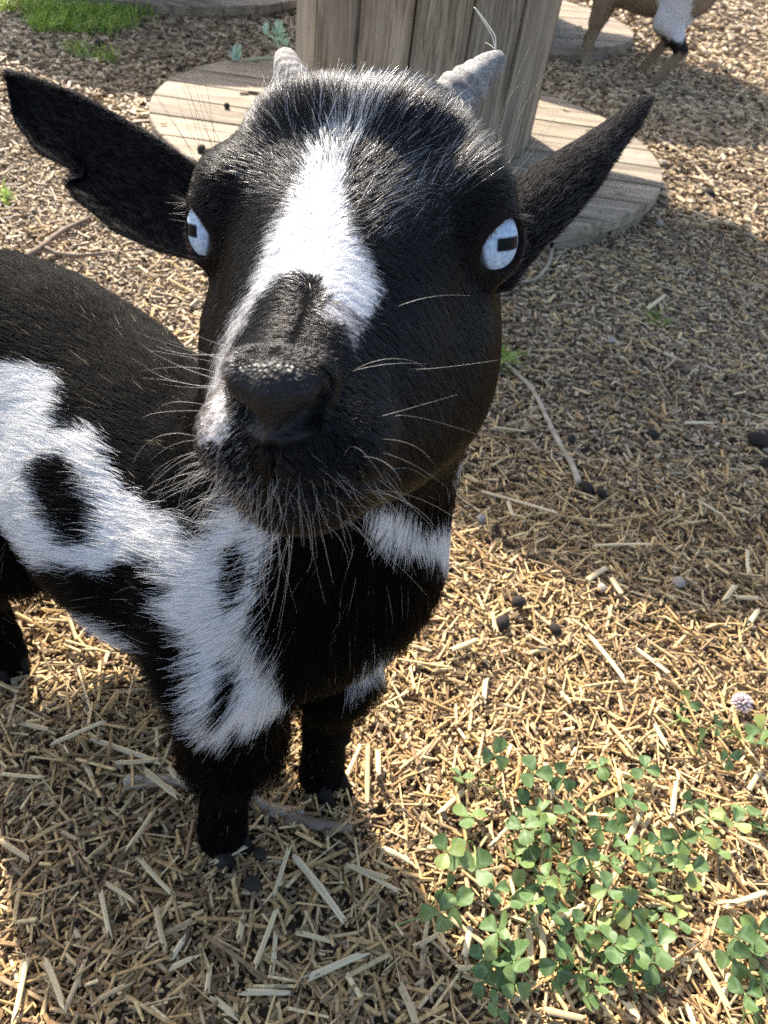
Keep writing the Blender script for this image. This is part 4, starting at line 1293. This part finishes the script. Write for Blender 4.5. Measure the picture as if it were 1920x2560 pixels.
# (x0, y0, x1, y1, width) of the stalks that stand out, in photograph measurements
SC = 1 / 1.508
def crop1(a): return [(x0 * SC, 1800 + y0 * SC, x1 * SC, 1800 + y1 * SC, w) for x0, y0, x1, y1, w in a]
near = crop1([(340, 60, 605, 160, .0040), (440, 160, 600, 150, .0032), (560, 200, 680, 290, .0040), (640, 180, 700, 250, .0034), (0, 450, 105, 520, .0034), (60, 0, 180, 35, .0036),
    (490, 480, 580, 340, .0030), (1170, 970, 1370, 880, .0040), (1515, 1000, 1570, 1146, .0042), (1590, 990, 1610, 750, .0030), (1110, 510, 1300, 760, .0042), (900, 830, 915, 745, .0034),
    (640, 940, 720, 900, .0030), (930, 1025, 1085, 1020, .0034), (780, 1030, 790, 940, .0028), (815, 1055, 890, 1115, .0036), (60, 1120, 100, 900, .0030), (170, 900, 240, 1080, .0034),
    (1040, 640, 1090, 480, .0028), (1440, 480, 1550, 540, .0034), (1385, 100, 1385, 300, .0034), (1310, 200, 1360, 90, .0032), (1425, 120, 1425, 205, .0040), (1300, 540, 1500, 640, .0030),
    (200, 80, 380, 10, .0032), (310, 140, 350, 220, .0034), (590, 720, 620, 860, .0034), (380, 650, 410, 800, .0028), (400, 615, 510, 685, .0026), (1025, 950, 1040, 800, .0028),
    (960, 930, 1040, 720, .0030), (1130, 810, 1240, 830, .0028), (530, 530, 640, 650, .0028), (800, 540, 930, 470, .0030), (250, 1080, 320, 900, .0028), (360, 1060, 480, 990, .0026),
    (650, 890, 690, 830, .0032), (1560, 860, 1659, 800, .0030), (1350, 560, 1470, 600, .0028), (0, 200, 160, 210, .0024)])
def crop7(a): return [(1060 + x0 / 1.929, 1700 + y0 / 1.929, 1060 + x1 / 1.929, 1700 + y1 / 1.929, w) for x0, y0, x1, y1, w in a]
patch = crop7([(590, 400, 620, 570, .0040), (300, 0, 290, 95, .0036), (1120, 210, 1180, 330, .0040), (1200, 640, 1225, 480, .0034), (830, 840, 850, 1105, .0042), (190, 1350, 225, 1190, .0040), (540, 1000, 540, 1210, .0034),
    (760, 1340, 735, 1280, .0034), (500, 1190, 520, 1350, .0046), (570, 1230, 580, 1360, .0040), (610, 1180, 780, 1080, .0036), (120, 1150, 330, 1310, .0030), (980, 780, 1040, 650, .0034), (1290, 1270, 1470, 1570, .0046),
    (1390, 1310, 1450, 1420, .0040), (1480, 1080, 1659, 1020, .0034), (80, 640, 190, 530, .0036), (0, 810, 90, 800, .0034), (330, 790, 420, 700, .0026), (1440, 1560, 1480, 1400, .0034), (1270, 1560, 1300, 1659, .0036),
    (600, 1600, 760, 1640, .0038), (980, 1560, 1020, 1620, .0042), (420, 940, 445, 1090, .0026), (870, 1020, 960, 880, .0026), (420, 1560, 560, 1450, .0030), (1100, 640, 1040, 760, .0026), (160, 1390, 260, 1390, .0030),
    (900, 210, 1010, 340, .0030), (370, 120, 470, 140, .0026), (1560, 540, 1620, 440, .0036), (1180, 1130, 1160, 1380, .0024)])
def crop8(a): return [(1100 + x0 / 2.011, 600 + y0 / 2.011, 1100 + x1 / 2.011, 600 + y1 / 2.011, w) for x0, y0, x1, y1, w in a]
shade = crop8([(210, 1260, 590, 1380, .0040), (340, 1330, 370, 1400, .0040), (260, 1880, 285, 1970, .0040), (60, 2060, 185, 2010, .0046), (740, 1710, 830, 1650, .0050), (860, 1700, 910, 1780, .0052), (450, 1840, 590, 1960, .0034),
    (760, 1990, 930, 2212, .0046), (990, 2050, 1150, 2180, .0044), (790, 1535, 1050, 1530, .0030), (670, 730, 750, 785, .0046), (1040, 340, 1130, 275, .0066), (1220, 930, 1350, 920, .0044), (270, 945, 425, 950, .0038),
    (1540, 1560, 1550, 1680, .0036), (1470, 1790, 1610, 1795, .0050), (1430, 1810, 1480, 1740, .0046), (1560, 1920, 1600, 1860, .0046), (1500, 860, 1649, 900, .0024), (1300, 1320, 1420, 1380, .0030)])
for lst, lab, grp in ((near, 'pale straw stalk lying in the litter round the goat\'s front hooves', 'stalks round the hooves'),
                      (patch, 'dry straw stalk lying among the green clover', 'stalks in the clover'),
                      (shade, 'straw stalk lying on the open litter beyond the clover, beside the twig', 'stalks on the open litter')):
    for i, (x0, y0, x1, y1, w) in enumerate(lst):
        z = rc.uniform(.010, .014)
        a_, b_ = gnd(x0, y0, z), gnd(x1, y1, z)
        a_[2] += relief(a_[0], a_[1]) * .8 + rc.normal(0, .0012); b_[2] += relief(b_[0], b_[1]) * .8 + rc.normal(0, .0012)
        d = b_ - a_; L = float(np.linalg.norm(d))
        o = obj('straw_stalk', stalk_mesh(L, w, rc.normal(0, .012) * L, 300 + i), M_STALK)
        ex = d / L; ez = np.array([0, 0, 1.0]); ey = np.cross(ez, ex); ey /= np.linalg.norm(ey); ez = np.cross(ex, ey)
        c = (a_ + b_) / 2
        o.matrix_world = Matrix(((ex[0], ey[0], ez[0], c[0]), (ex[1], ey[1], ez[1], c[1]), (ex[2], ey[2], ez[2], c[2]), (0, 0, 0, 1)))
        tag(o, lab, 'straw', grp)

def bark_mat(name, a, b, sc=60):
    k = NT(name); tc = k.n('ShaderNodeTexCoord').outputs['Object']
    n = k.noise(sc, 5, .7, tc)
    k.base(k.ramp(n.outputs[0], [(.3, a), (.65, b)])); k.rough(.85, .2); k.bump(n.outputs[0], .5, .002)
    return k.m
M_PALE = bark_mat('pale_twig', (.21, .165, .115), (.46, .385, .285)); M_BROWN = bark_mat('brown_twig', (.10, .07, .05), (.28, .21, .15)); M_BLEACH = bark_mat('bleached_wood', (.19, .145, .10), (.50, .41, .30), 150)
D = 1.1573
def ground_tube(name, pts, rad, m, label, cat, z=.008, n=24, parent=None, taper=(1, .6), seed=5, wob_=.06):
    P = [gnd(x * D, y * D, z) for x, y in pts]
    P = np.array([p + [0, 0, relief(p[0], p[1]) * .7] for p in P])
    base = P.mean(0)
    if parent is not None: base = np.array(parent.location)
    v_, q_, t_ = tube(spline(P - base, n), rad * np.linspace(taper[0], taper[1], n), 8, wob_, True, seed)
    o = obj(name, mesh_np(name, v_, q_, t_), m, parent)
    if parent is None:
        o.location = base; tag(o, label, cat)
    return o
ground_tube('twig', [(1055, 748), (1100, 790), (1150, 840), (1182, 905), (1212, 965), (1236, 1003), (1250, 1045)], .0025, M_PALE, 'long pale curved twig on the shaded litter beside the goat\'s jaw', 'twig', .009, taper=(.8, 1.25))
ground_tube('twig', [(1420, 300), (1460, 325), (1500, 355), (1555, 412)], .0040, M_PALE, 'thin pale twig on the chips beyond the spool\'s disc', 'twig', .012)
ground_tube('twig', [(1192, 538), (1185, 570), (1160, 602), (1120, 612)], .0030, M_PALE, 'short bent pale twig behind the goat\'s cheek', 'twig', .010)
tw = ground_tube('twig', [(20, 572), (80, 540), (130, 505), (195, 470)], .0042, M_BROWN, 'forked brown twig between the black ear and the goat\'s back', 'twig', .012)
ground_tube('side_branch', [(100, 537), (130, 550), (180, 553), (232, 547)], .0030, M_BROWN, None, None, .012, parent=tw)
ground_tube('twig', [(70, 92), (110, 70), (140, 62)], .0035, M_BROWN, 'thin dark twig lying where the chips meet the lawn', 'twig', .014)
ground_tube('stick', [(268, 1693), (330, 1686), (400, 1690), (470, 1702), (540, 1728), (600, 1752), (655, 1762)], .0058, M_BLEACH, 'bleached pale stick lying behind the goat\'s front hoof', 'stick', .006, 30, None, (.8, .75), 9, .10)
ground_tube('stick', [(620, 1765), (680, 1780), (760, 1790)], .0045, M_BROWN, 'dark stub of stick near the bleached pale stick', 'stick', .008, 14)

# droppings, pebbles
def lump_mesh(name, r, seed, sq=(1, 1, .8), nz=.12):
    r_ = np.random.default_rng(seed); nu, nv = 12, 8
    V = [(0, 0, r * sq[2])]
    for j in range(1, nv):
        th = pi * j / nv
        for i in range(nu):
            ph = 2 * pi * i / nu
            q = r * (1 + nz * r_.normal() * .5)
            V.append((q * sq[0] * sin(th) * cos(ph), q * sq[1] * sin(th) * sin(ph), q * sq[2] * cos(th)))
    V.append((0, 0, -r * sq[2]))
    T = [(0, 1 + i, 1 + (i + 1) % nu) for i in range(nu)] + [(len(V) - 1, 1 + (nv - 2) * nu + (i + 1) % nu, 1 + (nv - 2) * nu + i) for i in range(nu)]
    Q = [(1 + j * nu + i, 1 + (j + 1) * nu + i, 1 + (j + 1) * nu + (i + 1) % nu, 1 + j * nu + (i + 1) % nu) for j in range(nv - 2) for i in range(nu)]
    return mesh_np(name, V, Q, T)
M_DUNG = bark_mat('dropping', (.012, .010, .009), (.040, .032, .026), 200)
M_STONE = bark_mat('pebble', (.20, .165, .135), (.38, .33, .28), 120)
dung = [lump_mesh('dropping', .0052, s, (1.15, .9, .8)) for s in (1, 2, 3)]
def scatter_lumps(name, meshes, mat, lst, z, label, cat, grp, scale=1.0):
    for i, (x, y) in enumerate(lst):
        p = gnd(x * D, y * D, z)
        o = obj(name, meshes[i % len(meshes)], mat)
        o.location = p; o.rotation_euler = (rc.uniform(-.3, .3), rc.uniform(-.3, .3), rc.uniform(0, 6)); o.scale = [scale * rc.uniform(.8, 1.2)] * 3
        tag(o, label, cat, grp)
scatter_lumps('dropping', dung, M_DUNG, [(1410, 938), (1268, 1052), (1300, 1066), (1085, 1345), (1235, 948), (1655, 1000), (1120, 1300), (1200, 1360)], .011, 'small black goat dropping on the straw beyond the curved twig', 'dropping', 'droppings beyond the twig')
scatter_lumps('dropping', dung, M_DUNG, [(562, 1843), (545, 1908), (480, 1852)], .011, 'black goat dropping in the straw by the front hooves', 'dropping', 'droppings by the hooves', .85)
scatter_lumps('dropping', dung, M_DUNG, [(435, 322), (453, 330), (441, 343), (490, 228)], .0445, 'black goat dropping or dark bolt on the sunlit planks of the spool disc', 'dropping', 'droppings on the spool', 1.2)  # the last lump stands in for a dark bolt in the disc
scatter_lumps('dropping', dung, M_DUNG, [(1565, 155), (215, 95), (1530, 420), (1640, 950)], .016, 'dark goat dropping out on the wood chips', 'dropping', 'droppings on the chips', 2.0)
peb = [lump_mesh('pebble', .0065, s, (1.2, .9, .7), .2) for s in (5, 6)]
scatter_lumps('pebble', peb, M_STONE, [(1425, 482), (1432, 352), (1530, 103), (290, 285)], .012, 'pale grey pebble on the shaded chips near the spools', 'pebble', 'pebbles near the spools', 1.3)
scatter_lumps('pebble', peb, M_STONE, [(1300, 1270), (1465, 1258), (1320, 735), (1040, 1120)], .010, 'small tan pebble in the straw past the goat\'s shoulder', 'pebble', 'pebbles in the straw', .8)

# ================================================================== cut weed on the spool, hay on the horn
k = NT('weed_leaf'); tc = k.n('ShaderNodeTexCoord').outputs['Object']
k.base(k.mix(k.noise(120, 3, .5, tc).outputs[0], (.34, .56, .43), (.48, .68, .56))); k.rough(.6, .3); M_WEED = k.m
k = NT('weed_stem'); k.base((.30, .34, .20)); k.rough(.6, .3); M_WSTEM = k.m
zd = .046
wp = np.array(gnd(600 * D, 133 * D, zd))
weed = empty('weed_sprig', wp); tag(weed, 'cut weed sprig with pale blue-green leaves on the spool\'s edge', 'weed')
def wt(name, pts, rad, m, taper=(1, .7)):
    P = spline(np.array(pts) - wp, 14)
    v_, q_, t_ = tube(P, rad * np.linspace(taper[0], taper[1], 14), 7)
    return obj(name, mesh_np(name, v_, q_, t_), m, weed)
dz = float((gnd(600 * D, 133 * D, zd) - CAM) @ FWD)
wt('stem', [at(513 * D, 138 * D, dz), at(540 * D, 131 * D, dz), at(575 * D, 127 * D, dz), at(612 * D, 128 * D, dz)], .0045, M_WSTEM)
wt('stem', [at(612 * D, 128 * D, dz), at(618 * D, 108 * D, dz - .03), at(612 * D, 88 * D, dz - .05), at(604 * D, 78 * D, dz - .06)], .0038, M_WEED)
wt('stem', [at(609 * D, 126 * D, dz), at(603 * D, 104 * D, dz - .03), at(593 * D, 84 * D, dz - .05), at(578 * D, 74 * D, dz - .06)], .0034, M_WEED)
def weed_leaf(c, d, L, w):
    d = d / np.linalg.norm(d); s1 = np.cross(d, [.3, .2, 1]); s1 /= np.linalg.norm(s1); nn = np.cross(d, s1)
    V = []
    for i in range(6):
        t = i / 5; ww = w * sin(pi * (.12 + .8 * t)) / 2
        for u in (-1, -.4, .4, 1): V.append(c + d * L * t + s1 * ww * u + nn * (abs(u) * ww * .5 - .25 * L * t * t))
    Q = [(i * 4 + j, i * 4 + j + 1, i * 4 + j + 5, i * 4 + j + 4) for i in range(5) for j in range(3)]
    me = mesh_np('leaf', np.array(V) - wp, Q)
    o = obj('leaf', me, M_WEED, weed)
    md = o.modifiers.new('thick', 'SOLIDIFY'); md.thickness = .0012
for cx, cy, dd, n in ((604, 78, -.06, 9), (612, 92, -.05, 4), (576, 72, -.06, 6), (513, 134, 0, 10), (508, 118, -.015, 6), (603, 62, -.07, 6)):
    c0 = at(cx * D, cy * D, dz + dd)
    for i in range(n):
        d = rc.normal(size=3) * [1, .7, 1] + [0, 0, .8]
        weed_leaf(c0 + rc.normal(size=3) * .003, d, rc.uniform(.012, .022), rc.uniform(.006, .009))
k = NT('dry_hay'); k.base((.62, .56, .44)); k.rough(.6, .3); M_HAY = k.m
hz = .300
tip = h2w((-.0405, -.044, .0560))
hd_ = float((tip - CAM) @ FWD)
hay = empty('hay_wisp', tip); tag(hay, 'thin dry hay wisp snagged on the tip of the goat\'s horn', 'hay')
for pts, rad in (([(1070, 108), (1071, 92), (1068, 76), (1052, 52), (1036, 30), (1024, 16)], .00022), ([(1070, 106), (1066, 88), (1060, 72), (1044, 46), (1030, 24)], .00018), ([(1069, 106), (1058, 97), (1048, 92)], .00016)):
    P = spline(np.array([at(x * D, y * D, hd_) for x, y in pts]) - tip, 16)
    v_, q_, t_ = tube(P, rad, 5); obj('strand', mesh_np('strand', v_, q_, t_), M_HAY, hay)
